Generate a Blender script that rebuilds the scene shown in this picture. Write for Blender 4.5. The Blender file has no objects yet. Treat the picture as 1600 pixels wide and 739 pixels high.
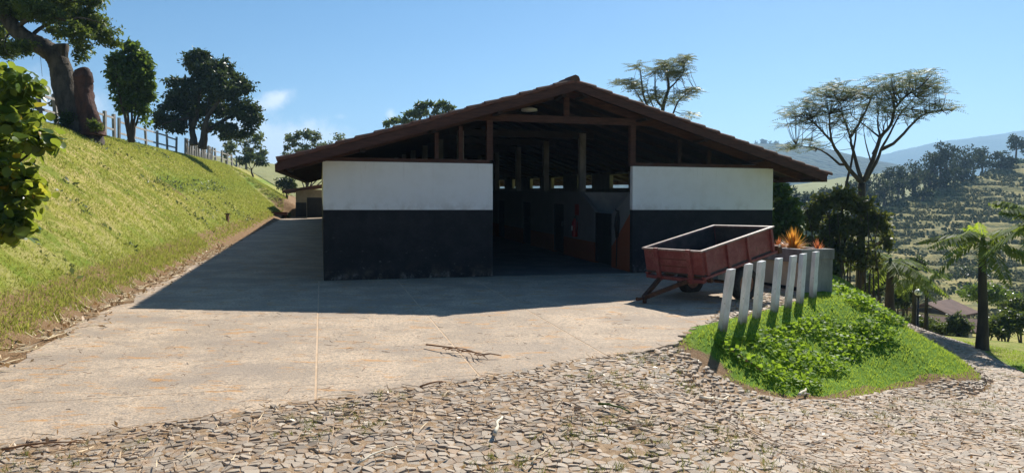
import bpy, bmesh, math, random
import numpy as np
from mathutils import Matrix, Vector
random.seed(7); RNG=np.random.default_rng(7)
SC=bpy.context.scene; COL=SC.collection
# ---------------------------------------------------------------- camera
cam_d=bpy.data.cameras.new("camera"); cam=bpy.data.objects.new("camera",cam_d); COL.objects.link(cam)
cam.location=(0,0,1.5); cam.rotation_euler=(math.radians(90-2.14),0,0)
cam_d.sensor_width=36; cam_d.lens=1110/1600*36; cam_d.clip_start=.05; cam_d.clip_end=20000
SC.camera=cam
# ---------------------------------------------------------------- light
SUN_AZ,SUN_EL=math.radians(26.0),math.radians(39)
SUN_STRENGTH=5.0; SKY_STRENGTH=0.053; EXPOSURE=0.90
sd=bpy.data.lights.new("sun","SUN"); sd.energy=SUN_STRENGTH; sd.angle=math.radians(.5); sd.color=(1,.95,.86)
so=bpy.data.objects.new("sun",sd); COL.objects.link(so)
sdir=Vector((math.sin(SUN_AZ)*math.cos(SUN_EL),math.cos(SUN_AZ)*math.cos(SUN_EL),math.sin(SUN_EL)))
so.rotation_euler=sdir.to_track_quat('Z','Y').to_euler(); so.location=(20,30,40)
W=bpy.data.worlds.new("World"); SC.world=W; W.use_nodes=True
def world():
    nt=W.node_tree; n=nt.nodes; l=nt.links; n.clear()
    out=n.new("ShaderNodeOutputWorld"); bg=n.new("ShaderNodeBackground"); bg.inputs[1].default_value=SKY_STRENGTH
    sky=n.new("ShaderNodeTexSky"); sky.sky_type='NISHITA'; sky.sun_disc=False
    sky.sun_elevation=SUN_EL; sky.sun_rotation=SUN_AZ; sky.altitude=700; sky.air_density=1.0; sky.dust_density=.35; sky.ozone_density=2.0
    hs=n.new("ShaderNodeHueSaturation"); hs.inputs['Saturation'].default_value=1.36
    l.new(sky.outputs[0],hs.inputs['Color'])
    tc=n.new("ShaderNodeTexCoord"); last=hs.outputs[0]
    noi=n.new("ShaderNodeTexNoise"); noi.inputs['Scale'].default_value=16; noi.inputs['Detail'].default_value=6; noi.inputs['Roughness'].default_value=.62
    l.new(tc.outputs['Generated'],noi.inputs['Vector'])
    def cloud(px,py,rx,rz,tilt,gain,bias=-.75):
        nonlocal last
        d=Vector(((px-800)/1110,1,(328-py)/1110)).normalized()
        sub=n.new("ShaderNodeVectorMath"); sub.operation='SUBTRACT'; sub.inputs[1].default_value=d; l.new(tc.outputs['Generated'],sub.inputs[0])
        az=math.atan2(d.x,d.y)
        rot=n.new("ShaderNodeVectorRotate"); rot.rotation_type='Z_AXIS'; rot.inputs['Angle'].default_value=az; l.new(sub.outputs[0],rot.inputs['Vector'])
        rot2=n.new("ShaderNodeVectorRotate"); rot2.rotation_type='Y_AXIS'; rot2.inputs['Angle'].default_value=tilt; l.new(rot.outputs[0],rot2.inputs['Vector'])
        mul=n.new("ShaderNodeVectorMath"); mul.operation='MULTIPLY'; mul.inputs[1].default_value=(1/rx,0.8,1/rz); l.new(rot2.outputs[0],mul.inputs[0])
        ln=n.new("ShaderNodeVectorMath"); ln.operation='LENGTH'; l.new(mul.outputs[0],ln.inputs[0])
        ad=n.new("ShaderNodeMath"); ad.operation='MULTIPLY_ADD'; l.new(noi.outputs['Fac'],ad.inputs[0]); ad.inputs[1].default_value=2.6; ad.inputs[2].default_value=bias
        sb=n.new("ShaderNodeMath"); sb.operation='SUBTRACT'; l.new(ad.outputs[0],sb.inputs[0]); l.new(ln.outputs['Value'],sb.inputs[1])
        mr=n.new("ShaderNodeMapRange"); mr.interpolation_type='SMOOTHSTEP'; l.new(sb.outputs[0],mr.inputs['Value']); mr.inputs['From Min'].default_value=-.45; mr.inputs['From Max'].default_value=.5; mr.inputs['To Max'].default_value=gain
        mx=n.new("ShaderNodeMixRGB"); l.new(mr.outputs[0],mx.inputs[0]); l.new(last,mx.inputs[1]); mx.inputs[2].default_value=(11.5,11.7,12,1)
        last=mx.outputs[0]
    cloud(440,154,.046,.018,.5,1.0); cloud(612,180,.011,.013,.9,.8); cloud(415,236,.085,.04,.1,1.0,-.45); cloud(500,222,.07,.022,.0,.8,-.55)
    cloud(78,160,.06,.03,.1,.8,-.5); cloud(350,235,.05,.015,.1,.6); cloud(535,183,.012,.006,.0,.3)
    l.new(last,bg.inputs[0]); l.new(bg.outputs[0],out.inputs[0])
world()
SC.view_settings.view_transform='Standard'; SC.view_settings.look='None'; SC.view_settings.exposure=EXPOSURE; SC.view_settings.gamma=1
SC.render.engine='CYCLES'; SC.cycles.max_bounces=8; SC.cycles.transparent_max_bounces=8; SC.cycles.volume_bounces=0
SC.cycles.use_denoising=True
HAZE=0.00036
EYE=1.5; F=1110.0; PITCH=math.radians(2.14)
C15,S15=math.cos(math.radians(15)),math.sin(math.radians(15))
CLX,CLY=-3.986,15.0
def ts(x,y):
    return (x-CLX)*C15+(y-CLY)*S15, -(x-CLX)*S15+(y-CLY)*C15
def wp(t,s,z=0.0):
    return (CLX+t*C15-s*S15, CLY+t*S15+s*C15, z+0.028*s)
def sstep(u):
    u=np.clip(u,0,1); return u*u*(3-2*u)
def softplus(x,k=1.0):
    return np.where(x/k>30,x,k*np.log1p(np.exp(np.minimum(x/k,30))))
def smin(a,b,k):
    h=np.clip(.5+.5*(b-a)/k,0,1); return b+(a-b)*h-k*h*(1-h)
def vnoise(x,y,seed=0):
    xi=np.floor(x); yi=np.floor(y); fx=x-xi; fy=y-yi
    fx=fx*fx*(3-2*fx); fy=fy*fy*(3-2*fy)
    def h(a,b):
        n=np.sin(a*127.1+b*311.7+seed*74.7)*43758.5453
        return n-np.floor(n)
    return (h(xi,yi)*(1-fx)+h(xi+1,yi)*fx)*(1-fy)+(h(xi,yi+1)*(1-fx)+h(xi+1,yi+1)*fx)*fy
def fbm(x,y,o=4,seed=0):
    v=0;a=.5
    for i in range(o):
        v=v+a*vnoise(x*2**i,y*2**i,seed+i); a*=.5
    return v-.47
PADP=[(-200,-50),(0.5,-50),(0.8,8.2),(2.0,9.0),(3.2,10.0),(4.6,11.5),(5.8,12.9),(6.2,14.6),(6.9,18),(8.4,21.2),(8.8,24),(6.5,32),(-.5,52),(-6,75),(-200,75)]
def polydist(x,y,P):
    x=np.asarray(x,float); y=np.asarray(y,float)
    d=np.full(x.shape,1e9); ins=np.zeros(x.shape,bool)
    n=len(P)
    for i in range(n):
        ax,ay=P[i]; bx,by=P[(i+1)%n]
        ex,ey=bx-ax,by-ay
        u=np.clip(((x-ax)*ex+(y-ay)*ey)/(ex*ex+ey*ey),0,1)
        d=np.minimum(d,np.hypot(x-ax-u*ex,y-ay-u*ey))
        c=(ay>y)!=(by>y)
        if by!=ay:
            ins^= c & (x<ex*(y-ay)/(by-ay)+ax)
    return np.where(ins,-d,d)
def padz(x,y):
    t,s=ts(x,y)
    return np.where(s>0,0.028*s,0.024*s)
def lowz(x,y):
    t,s=ts(x,y)
    g=(x-1.4)*.62+(y-6.6)*.78
    z=.024*np.minimum(s,0)-.107*softplus(g,.6)-.06*softplus(g-22,3)-.34*sstep((x-.9)/1.8)*sstep((y-3.5)/3.0)
    z=-smin(-z,9.8+0*z,3.0)
    return z
def footq(x,y):
    return -(x+7.1+.25*(y-13.2))/1.0308
CR=[(.30,118),(.45,131),(.5,138),(.54,147),(.63,162),(.72,190),(.9,230)]
def hillz(x,y):
    r=x/np.maximum(y,1)
    yc=np.interp(r,[c[0] for c in CR],[c[1] for c in CR])
    up=-10+.28*softplus(np.minimum(y,yc)-105,6)+.05*softplus(np.minimum(y,105)-70,5)
    up=up-.16*np.maximum(y-yc,0)
    return up
def H(x,y):
    x=np.asarray(x,float); y=np.asarray(y,float)
    p=padz(x,y); l=lowz(x,y)
    d=np.maximum(polydist(x,y,PADP),0)
    w=2.45+np.clip((y-22)*.1,0,3)
    u=np.clip(d/w,0,1); k=(1-(.7*u+.3*sstep(u)))**(.72+2.0*sstep((6.5-x)/1.5)*sstep((13.9-y)/1.2)*sstep((x-1.6)/.8))
    z=l+(p-l)*k
    m=np.clip((x-2.2)/1.5,0,1)*np.clip((y-11.5)/2.5,0,1)*np.clip((22-y)/5,0,1)
    z=z+.12*m*np.exp(-((d-.75)/.6)**2)*(d>0)
    z=z+.75*np.exp(-((x-10.7)/1.15)**2-((y-22)/3.2)**2)
    q=footq(x,y)
    t,s=ts(x,y)
    rise=smin(.8*q,4.0+.03*(q-5),.9)
    q2=np.minimum(s-40,-t-1.0+0*s)
    rise2=smin(.6*q2,4.0+.03*q2,1.2)
    rise=np.maximum(rise,rise2)
    bank=np.where(rise>0,rise+.10*np.clip(rise/.12,0,1),0)
    z=z+np.clip(bank,0,30)
    hz=hillz(x,y)
    z=np.where((y>60)&(x>5),np.maximum(z,hz),z)
    return z
def at(px,py,Y):
    a=(px-800)/F; b=(369.5-py)/F
    dy=math.cos(PITCH)+b*math.sin(PITCH); dz=-math.sin(PITCH)+b*math.cos(PITCH)
    return (a/dy*Y, Y, EYE+dz/dy*Y)
def proj(x,y,z):
    z=z-EYE
    f=y*math.cos(PITCH)-z*math.sin(PITCH); u=y*math.sin(PITCH)+z*math.cos(PITCH)
    return 800+F*x/f, 369.5-F*u/f
def hit(px,py,y0=3,y1=150,fn=None):
    fn=fn or H
    Y=np.linspace(y0,y1,6000)
    p=np.array([at(px,py,1.0)])[0]
    X=p[0]*Y; Z=EYE+(p[2]-EYE)*Y
    h=fn(X,Y); i=np.argmax(Z<h)
    return (round(float(X[i]),2),round(float(Y[i]),2),round(float(h[i]),2))
# ---------------------------------------------------------------- helpers
def tag(o,label=None,cat=None,group=None,kind=None):
    if label: o['label']=label
    if cat: o['category']=cat
    if group: o['group']=group
    if kind: o['kind']=kind
    return o
def empty(name,loc=(0,0,0),rz=0.0):
    o=bpy.data.objects.new(name,None); o.empty_display_size=.2; COL.objects.link(o); o.location=loc; o.rotation_euler=(0,0,rz); return o
def link(name,me,mat=None,parent=None,loc=None):
    o=bpy.data.objects.new(name,me); COL.objects.link(o)
    if mat is not None and not me.materials: me.materials.append(mat)
    if parent is not None: o.parent=parent
    if loc is not None: o.location=loc
    return o
def npmesh(name,V,Fs,smooth=False):
    """V (N,3); Fs list of (M,k) index arrays"""
    me=bpy.data.meshes.new(name); V=np.asarray(V,np.float32)
    if not isinstance(Fs,list): Fs=[Fs]
    Fs=[np.asarray(f,np.int32) for f in Fs if len(f)]
    me.vertices.add(len(V)); me.vertices.foreach_set('co',V.ravel())
    nl=sum(f.size for f in Fs); nf=sum(len(f) for f in Fs)
    me.loops.add(nl); me.polygons.add(nf)
    me.loops.foreach_set('vertex_index',np.concatenate([f.ravel() for f in Fs]))
    tot=np.concatenate([np.full(len(f),f.shape[1],np.int32) for f in Fs]); st=np.concatenate([[0],np.cumsum(tot)[:-1]]).astype(np.int32)
    me.polygons.foreach_set('loop_start',st); me.polygons.foreach_set('loop_total',tot)
    if smooth: me.polygons.foreach_set('use_smooth',np.ones(nf,bool))
    me.update(calc_edges=True); me.validate(); return me
class MB:
    def __init__(s): s.v=[]; s.f=[]
    def poly(s,pts):
        b=len(s.v); s.v+= [tuple(p) for p in pts]; s.f.append(tuple(range(b,b+len(pts))))
    def box(s,a,b,fn=None):
        (x0,y0,z0),(x1,y1,z1)=a,b
        P=[(x0,y0,z0),(x1,y0,z0),(x1,y1,z0),(x0,y1,z0),(x0,y0,z1),(x1,y0,z1),(x1,y1,z1),(x0,y1,z1)]
        if fn: P=[fn(*p) for p in P]
        b=len(s.v); s.v+=P
        for f in ((3,2,1,0),(4,5,6,7),(0,1,5,4),(1,2,6,5),(2,3,7,6),(3,0,4,7)): s.f.append(tuple(b+i for i in f))
        return s
    def prism(s,pts,axis,a,b,fn=None):
        """polygon pts (u,w) extruded along axis 'x'/'y'/'z' from a to b"""
        def mk(u,w,k):
            p={'x':(k,u,w),'y':(u,k,w),'z':(u,w,k)}[axis]
            return fn(*p) if fn else p
        n=len(pts); b0=len(s.v)
        s.v+=[mk(u,w,a) for u,w in pts]+[mk(u,w,b) for u,w in pts]
        s.f.append(tuple(b0+i for i in range(n))); s.f.append(tuple(b0+n+i for i in reversed(range(n))))
        for i in range(n):
            j=(i+1)%n; s.f.append((b0+j,b0+i,b0+n+i,b0+n+j))
        return s
    def bar(s,p,q,w,h,up=(0,0,1)):
        p=Vector(p); q=Vector(q); d=(q-p).normalized(); u=Vector(up); r=d.cross(u)
        if r.length<1e-4: r=d.cross(Vector((0,1,0)))
        r.normalize(); u=r.cross(d); b=len(s.v)
        for c in (p,q):
            for i,j in ((-1,-1),(1,-1),(1,1),(-1,1)): s.v.append(tuple(c+r*(w/2*i)+u*(h/2*j)))
        for f in ((0,1,2,3),(7,6,5,4),(1,0,4,5),(2,1,5,6),(3,2,6,7),(0,3,7,4)): s.f.append(tuple(b+i for i in f))
        return s
    def tube(s,path,n=7,jit=0,cap=True):
        fl=[random.uniform(-jit,jit) for _ in range(n)]; st=[[random.uniform(-jit,jit)*.5 for _ in range(n)] for _ in path]
        """path list of (x,y,z,r)"""
        b=len(s.v); P=[Vector(p[:3]) for p in path]; m=len(P); r0=None
        for i in range(m):
            d=(P[min(i+1,m-1)]-P[max(i-1,0)])
            if d.length<1e-6: d=Vector((0,0,1))
            d.normalize()
            if r0 is None: r0=d.orthogonal().normalized()
            r0=(r0-d*r0.dot(d)); 
            if r0.length<1e-5: r0=d.orthogonal()
            r0.normalize(); u=d.cross(r0)
            for k in range(n):
                a=2*math.pi*k/n; rr=path[i][3]*(1+fl[(k+i//4)%n]+st[i][k])
                s.v.append(tuple(P[i]+(r0*math.cos(a)+u*math.sin(a))*rr))
        for i in range(m-1):
            for k in range(n):
                s.f.append((b+i*n+k,b+i*n+(k+1)%n,b+(i+1)*n+(k+1)%n,b+(i+1)*n+k))
        if cap:
            s.f.append(tuple(b+k for k in reversed(range(n)))); s.f.append(tuple(b+(m-1)*n+k for k in range(n)))
        return s
    def mesh(s,name,smooth=False,fix=True):
        me=bpy.data.meshes.new(name); me.from_pydata(s.v,[],s.f)
        if fix:
            bm=bmesh.new(); bm.from_mesh(me); bmesh.ops.recalc_face_normals(bm,faces=bm.faces); bm.to_mesh(me); bm.free()
        if smooth: me.polygons.foreach_set('use_smooth',[True]*len(me.polygons))
        me.update(); return me
    def obj(s,name,mat,parent=None,smooth=False,loc=None,bevel=0):
        me=s.mesh(name,smooth); o=link(name,me,mat,parent,loc)
        if bevel:
            m=o.modifiers.new('bevel','BEVEL'); m.width=bevel; m.segments=2; m.limit_method='ANGLE'
        return o
def Rz(a):
    c,s=math.cos(a),math.sin(a); return lambda x,y,z:(c*x-s*y,s*x+c*y,z)
# ---- node materials
class NT:
    def __init__(s,name):
        s.m=bpy.data.materials.new(name); s.m.use_nodes=True; s.t=s.m.node_tree; s.n=s.t.nodes; s.l=s.t.links; s.n.clear()
        s.out=s.n.new('ShaderNodeOutputMaterial'); s.tc=s.n.new('ShaderNodeTexCoord')
    def lk(s,a,b): s.l.new(a,b)
    def coord(s,which='Object',scale=(1,1,1)):
        mp=s.n.new('ShaderNodeMapping'); mp.inputs['Scale'].default_value=scale; s.lk(s.tc.outputs[which],mp.inputs[0]); return mp.outputs[0]
    def noise(s,scale,detail=4,rough=.6,vec=None,dist=0):
        x=s.n.new('ShaderNodeTexNoise'); x.inputs['Scale'].default_value=scale; x.inputs['Detail'].default_value=detail; x.inputs['Roughness'].default_value=rough; x.inputs['Distortion'].default_value=dist
        s.lk(vec if vec is not None else s.tc.outputs['Object'],x.inputs['Vector']); return x.outputs['Fac']
    def voro(s,scale,feature='F1',vec=None):
        x=s.n.new('ShaderNodeTexVoronoi'); x.feature=feature; x.inputs['Scale'].default_value=scale
        s.lk(vec if vec is not None else s.tc.outputs['Object'],x.inputs['Vector']); return x.outputs['Distance']
    def rng(s,v,a,b,c=0,d=1,smooth=True):
        x=s.n.new('ShaderNodeMapRange'); x.interpolation_type='SMOOTHSTEP' if smooth else 'LINEAR'
        s.lk(v,x.inputs['Value'])
        for k,val in zip(('From Min','From Max','To Min','To Max'),(a,b,c,d)): x.inputs[k].default_value=val
        return x.outputs[0]
    def math(s,op,a,b=None,c=None):
        x=s.n.new('ShaderNodeMath'); x.operation=op
        for i,v in enumerate((a,b,c)):
            if v is None: continue
            if isinstance(v,(int,float)): x.inputs[i].default_value=v
            else: s.lk(v,x.inputs[i])
        return x.outputs[0]
    def xyz(s,v=None):
        x=s.n.new('ShaderNodeSeparateXYZ'); s.lk(v if v is not None else s.tc.outputs['Object'],x.inputs[0]); return x.outputs
    def mix(s,f,a,b):
        x=s.n.new('ShaderNodeMix'); x.data_type='RGBA'
        def put(v,i):
            if isinstance(v,tuple): x.inputs[i].default_value=(*v,1)
            else: s.lk(v,x.inputs[i])
        if isinstance(f,(int,float)): x.inputs[0].default_value=f
        else: s.lk(f,x.inputs[0])
        put(a,6); put(b,7); return x.outputs[2]
    def island(s):
        g=s.n.new('ShaderNodeNewGeometry'); return g.outputs['Random Per Island']
    def objrand(s):
        g=s.n.new('ShaderNodeObjectInfo'); return g.outputs['Random']
    def attr(s,name):
        a=s.n.new('ShaderNodeAttribute'); a.attribute_name=name; return a.outputs['Fac']
    def ramp(s,f,stops):
        r=s.n.new('ShaderNodeValToRGB'); s.lk(f,r.inputs[0]); e=r.color_ramp.elements
        while len(e)<len(stops): e.new(.5)
        for k,(p,c) in enumerate(stops): e[k].position=p; e[k].color=(*c,1)
        return r.outputs[0]
    def surf(s,col,rough=.8,bump=None,bstr=.4,bdist=.02,metal=0,trans=0,transcol=None,spec=.3):
        p=s.n.new('ShaderNodeBsdfPrincipled')
        if isinstance(col,tuple): p.inputs['Base Color'].default_value=(*col,1)
        else: s.lk(col,p.inputs['Base Color'])
        if isinstance(rough,(int,float)): p.inputs['Roughness'].default_value=rough
        else: s.lk(rough,p.inputs['Roughness'])
        p.inputs['Metallic'].default_value=metal; p.inputs['Specular IOR Level'].default_value=spec
        if bump is not None:
            b=s.n.new('ShaderNodeBump'); b.inputs['Strength'].default_value=bstr; b.inputs['Distance'].default_value=bdist
            s.lk(bump,b.inputs['Height']); s.lk(b.outputs[0],p.inputs['Normal'])
        sh=p.outputs[0]
        if trans:
            t=s.n.new('ShaderNodeBsdfTranslucent'); c=transcol if transcol is not None else col
            if isinstance(c,tuple): t.inputs[0].default_value=(*c,1)
            else: s.lk(c,t.inputs[0])
            mx=s.n.new('ShaderNodeMixShader'); mx.inputs[0].default_value=trans; s.lk(sh,mx.inputs[1]); s.lk(t.outputs[0],mx.inputs[2]); sh=mx.outputs[0]
        s.lk(sh,s.out.inputs[0]); return s.m
def simple(name,c1,c2,scale=6,rough=.8,bstr=.3,bdist=.01,metal=0,stretch=(1,1,1),spec=.3,detail=5):
    m=NT(name); v=m.coord('Object',stretch); f=m.rng(m.noise(scale,detail,.65,v),.3,.7)
    return m.surf(m.mix(f,c1,c2),rough,m.noise(scale*3,detail,.7,v),bstr,bdist,metal,spec=spec)
def leafmat(name,dark,light,tr,trans=.4,rough=.45,spec=.35,yellow=None):
    m=NT(name); i=m.island(); c=m.mix(m.rng(i,.1,.95,smooth=False),dark,light)
    if yellow: c=m.mix(m.rng(m.math('FRACT',m.math('MULTIPLY',i,37.7)),yellow[1],min(1,yellow[1]+.04)),c,yellow[0])
    tcol=m.mix(.65,c,tr)
    return m.surf(c,rough,trans=trans,transcol=tcol,spec=spec)
# ---------------------------------------------------------------- ground
m=NT('grass_ground'); n1=m.noise(.55,4,.6); n2=m.noise(7,6,.7); n3=m.noise(2.2,5,.65); n4=m.noise(45,4,.7)
g=m.mix(m.rng(n1,.35,.65),(.18,.22,.03),(.33,.30,.06)); g=m.mix(m.rng(n3,.42,.62),g,(.43,.35,.14)); g=m.mix(m.math('MULTIPLY',m.rng(n2,.5,.75),.6),g,(.15,.165,.03))
g=m.mix(m.attr('lush'),g,m.mix(n2,(.09,.19,.016),(.17,.29,.03)))
d=m.mix(n2,(.30,.20,.115),(.19,.105,.05)); d=m.mix(m.rng(n4,.55,.75),d,(.38,.29,.19))
dm=m.rng(m.math('ADD',m.attr('dirt'),m.math('MULTIPLY_ADD',n2,.9,-.45)),.35,.6)
hcol=m.mix(m.rng(m.noise(.13,5,.7),.4,.62),(.26,.23,.075),(.38,.31,.125)); hcol=m.mix(m.rng(m.noise(.55,4,.75),.47,.6),hcol,(.12,.13,.05))
g=m.mix(m.attr('far'),g,hcol)
GRASS=m.surf(m.mix(dm,g,d),.95,m.math('ADD',n4,m.math('MULTIPLY',n2,1.5)),.7,.05,spec=.1)
APRON_F=[(-4.05,4.95),(-3.78,5.16),(-3.33,5.38),(-2.88,5.67),(-2.34,5.97),(-1.84,6.32),(-1.21,6.62),(-.69,6.95),(0,7.38),(.73,7.97),(1.19,8.24),(1.52,8.41),(2.11,8.93),(2.32,9.5),(2.58,10.05),(3.02,10.4),(3.6,10.95),(4.35,11.75),(5.0,12.5),(5.45,13.25),(5.75,14.2),(6.1,16),(6.45,17.5)]
APRON_F=[(-6.6,3.35)]+APRON_F
def densify(P,step,jit):
    out=[]
    for (a,b),(c,d) in zip(P[:-1],P[1:]):
        k=max(1,int(math.hypot(c-a,d-b)/step))
        for i in range(k): out.append((a+(c-a)*i/k+random.uniform(-jit,jit),b+(d-b)*i/k+random.uniform(-jit,jit)))
    return out+[P[-1]]
APRON_EDGE=densify(APRON_F,.10,.038)
# foot of the bank: inner side of the lane (x,y)
def footpt(y,off): return (-7.1-.25*(y-13.2)+off,y)
LANE_EDGE=[footpt(y,.22+.09*math.sin(y*1.7)+.07*math.sin(y*4.3)+.05*math.sin(y*9.1)) for y in np.arange(3.4,47,.25)]
cl=wp(0,0)[:2]; cr=wp(11.0,0)[:2]
le=[p for p in LANE_EDGE if ts(*p)[1]<0]
PF=APRON_EDGE+[cr,cl,wp(ts(*le[-1])[0],0)[:2]]+[p for p in reversed(le)]
PL=[cl,wp(0,34.5)[:2]]+[p for p in reversed(LANE_EDGE) if ts(*p)[1]>0]+[wp(ts(*le[-1])[0],0)[:2]]
def clip(poly,axis,val,keep_less):
    out=[]; n=len(poly)
    for i in range(n):
        p=poly[i]; q=poly[(i+1)%n]; a=p[axis]-val; b=q[axis]-val
        if keep_less: a,b=-a,-b
        if a>=0: out.append(p)
        if a*b<0:
            k=a/(a-b); out.append((p[0]+(q[0]-p[0])*k,p[1]+(q[1]-p[1])*k))
    return out
def nonuni(segs):
    out=[]
    for a,b,st in segs: out+=list(np.arange(a,b,st))
    return np.array(out+[segs[-1][1]])
gx=nonuni([(-220,-60,8),(-60,-28,1.2),(-28,-12,.45),(-12,14,.22),(14,40,.8),(40,170,1.15),(170,260,8)])
gy=nonuni([(-60,-8,5),(-8,2,.6),(2,26,.22),(26,60,.6),(60,104,1.6),(104,195,1.0),(195,300,7)])
X,Y=np.meshgrid(gx,gy); Z=H(X,Y)
pf=polydist(X,Y,APRON_F+[cr,cl,le[-1],le[0]]); t_,s_=ts(X,Y)
q_=footq(X,Y)
inap=(pf<-.03)|((s_>=-.1)&(s_<34.5)&(t_>-9)&(q_<-.4)&(t_<11))
inap|=((s_>-.5)&(s_<34)&(t_>-.2)&(t_<11))
Z=Z-.007*inap
far=np.clip((Y-62)/10,0,1)*(X>0)
bump=far*np.clip((Y-80)/20,0,1)
Z=Z+bump*(1.1*fbm(X/3.0,Y/3.0,3,5)+.6*fbm(X/9,Y/9,2,9)+.24*np.sin(2*np.pi*(Z+.8*fbm(X/14,Y/14,3,3))/1.25))
Z=Z+.06*fbm(X/.9,Y/.9,3,2)*(q_>.2)*(Y<62)
V=np.stack([X,Y,Z],-1).reshape(-1,3); ny,nx=X.shape
I=np.arange(ny*nx).reshape(ny,nx); Fq=np.stack([I[:-1,:-1],I[:-1,1:],I[1:,1:],I[1:,:-1]],-1).reshape(-1,4)
me=npmesh('ground',V,Fq,True)
def addattr(me,name,vals):
    a=me.attributes.new(name,'FLOAT','POINT'); a.data.foreach_set('value',np.asarray(vals,np.float32).ravel())
dpad=np.maximum(polydist(X,Y,PADP),0)
near_road=(polydist(X,Y,[(-30,-8),(9,-8),(8.6,8),(9.4,13),(12,19.5),(13.5,24),(11.5,24),(9.5,17),(8.6,14.8),(8.1,12.9),(7.45,11.2),(6.6,10.45),(5.44,9.95),(4.19,8.85),(3.43,8.4),(3.02,8.3),(2.68,8.42),(2.4,8.62),(2.22,8.78),(2.1,8.95),(-5,6)])<.15)
dirt=np.where((q_<.32)&(q_>-3)&(t_<0),1.0,0.0); dirt=np.maximum(dirt,np.clip(1-(q_-.3)/.45,0,1)*(q_>0)*.9)
dirt=np.maximum(dirt,np.clip((fbm(X/1.6,Y/1.6,4,77)-.17)*6,0,.8)*(q_>.4)*(q_<6)*(Y<60)); dirt=np.where(near_road,1,dirt); dirt=np.where(inap,1,dirt)
dirt=np.maximum(dirt,.75*np.exp(-((X-2.45)/.35)**2-((Y-8.75)/.4)**2))
lush=np.clip((X-1.5),0,1)*np.clip((17-Y)/3,.25,1)*(Y<40)*(Y>0); lush=np.maximum(lush,np.exp(-((q_-2.6)/.5)**2)*(s_>14)*.9)
lush=np.maximum(lush,.55*np.clip(1-q_/1.6,0,1)*(q_>.3))
addattr(me,'dirt',dirt); addattr(me,'lush',lush); addattr(me,'far',far)
ground=tag(link('ground',me,GRASS),'grassy ground with mown bank, pad edge and hillside','ground',kind='structure')
# far plain below the hills
b=MB(); b.poly([(-6000,-800,-14),(6000,-800,-14),(6000,9000,-14),(-6000,9000,-14)])
tag(b.obj('plain',simple('plain_grass',(.06,.08,.03),(.12,.12,.05),.02)),'low grassy plain between the hills','ground',kind='structure')
# ---------------------------------------------------------------- hills
def ridge(name,prof,Y0,run,base,mat,label,rough,seed,ext=1.5,cell=None):
    px=np.array([p[0] for p in prof],float); py=np.array([p[1] for p in prof],float)
    xs=(px-800)/1110*Y0; zs=1.5+(328-py)/1110*Y0
    n=int((xs[-1]-xs[0])/(cell or Y0*.006)); x=np.linspace(xs[0],xs[-1],n); z=np.interp(x,xs,zs)
    k=int(run*1.9/(cell or Y0*.006)); v=np.linspace(-1,1,max(k,14))
    XX,VV=np.meshgrid(x,v); top=np.broadcast_to(z,XX.shape)
    prof_=np.where(VV<0,1-np.abs(VV)**1.5,1-np.abs(VV)**2)
    ZZ=base+(top-base)*prof_; YY=Y0+VV*run
    amp=rough*(1-np.abs(VV))**.3+rough*.2
    ZZ=ZZ+amp*fbm(XX/(run*.22),YY/(run*.22),4,seed)+.35*amp*fbm(XX/(run*.03),YY/(run*.03),2,seed+4)
    I=np.arange(XX.size).reshape(XX.shape); Fq=np.stack([I[:-1,:-1],I[:-1,1:],I[1:,1:],I[1:,:-1]],-1).reshape(-1,4)
    o=link(name,npmesh(name,np.stack([XX,YY,ZZ],-1).reshape(-1,3),Fq,True),mat); return tag(o,label,'hill',kind='structure')
def forestmat(name,a,b,sc):
    m=NT(name); v=m.voro(sc); n=m.noise(sc*.15,5,.65); c=m.mix(m.rng(n,.4,.6),a,b); c=m.mix(m.rng(v,.1,.7),c,(a[0]*.5,a[1]*.5,a[2]*.5))
    return m.surf(c,.95,v,1,3.0,spec=.05)
FOREST=forestmat('forest_cover',(.035,.055,.02),(.06,.08,.03),.12)
ridge('mountain',[(-900,300),(-300,290),(200,292),(700,290),(900,262),(1050,240),(1150,228),(1235,232),(1290,243),(1340,252),(1400,262),(1470,280),(1560,300),(1900,320),(2600,300)],1100,520,-60,FOREST,'forested blue hill behind the stable roof and the tall tree',12,3)
ridge('mountain',[(900,330),(1150,300),(1300,268),(1380,243),(1420,233),(1460,222),(1520,215),(1570,210),(1620,203),(1800,190),(2200,170),(3000,200)],2300,900,-80,FOREST,'highest blue mountain on the horizon at the right edge',20,8)
m=NT('pale_field'); FIELD=m.surf(m.mix(m.noise(.03,5,.6),(.22,.24,.08),(.34,.31,.14)),.95,m.noise(.3,4,.7),.6,1.0,spec=.05)
ridge('field',[(900,330),(1100,312),(1200,297),(1250,287),(1320,277),(1400,270),(1500,285),(1700,300)],430,170,-14,FIELD,'pale green pasture slope behind the tall forked tree',2.5,12)
ridge('hill',[(-2500,200),(-900,225),(-200,250),(200,262),(330,243),(390,250),(450,262),(560,280),(700,300),(800,315)],260,110,-2,FIELD,'low pale hill seen past the fence at left',2,15)
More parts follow.
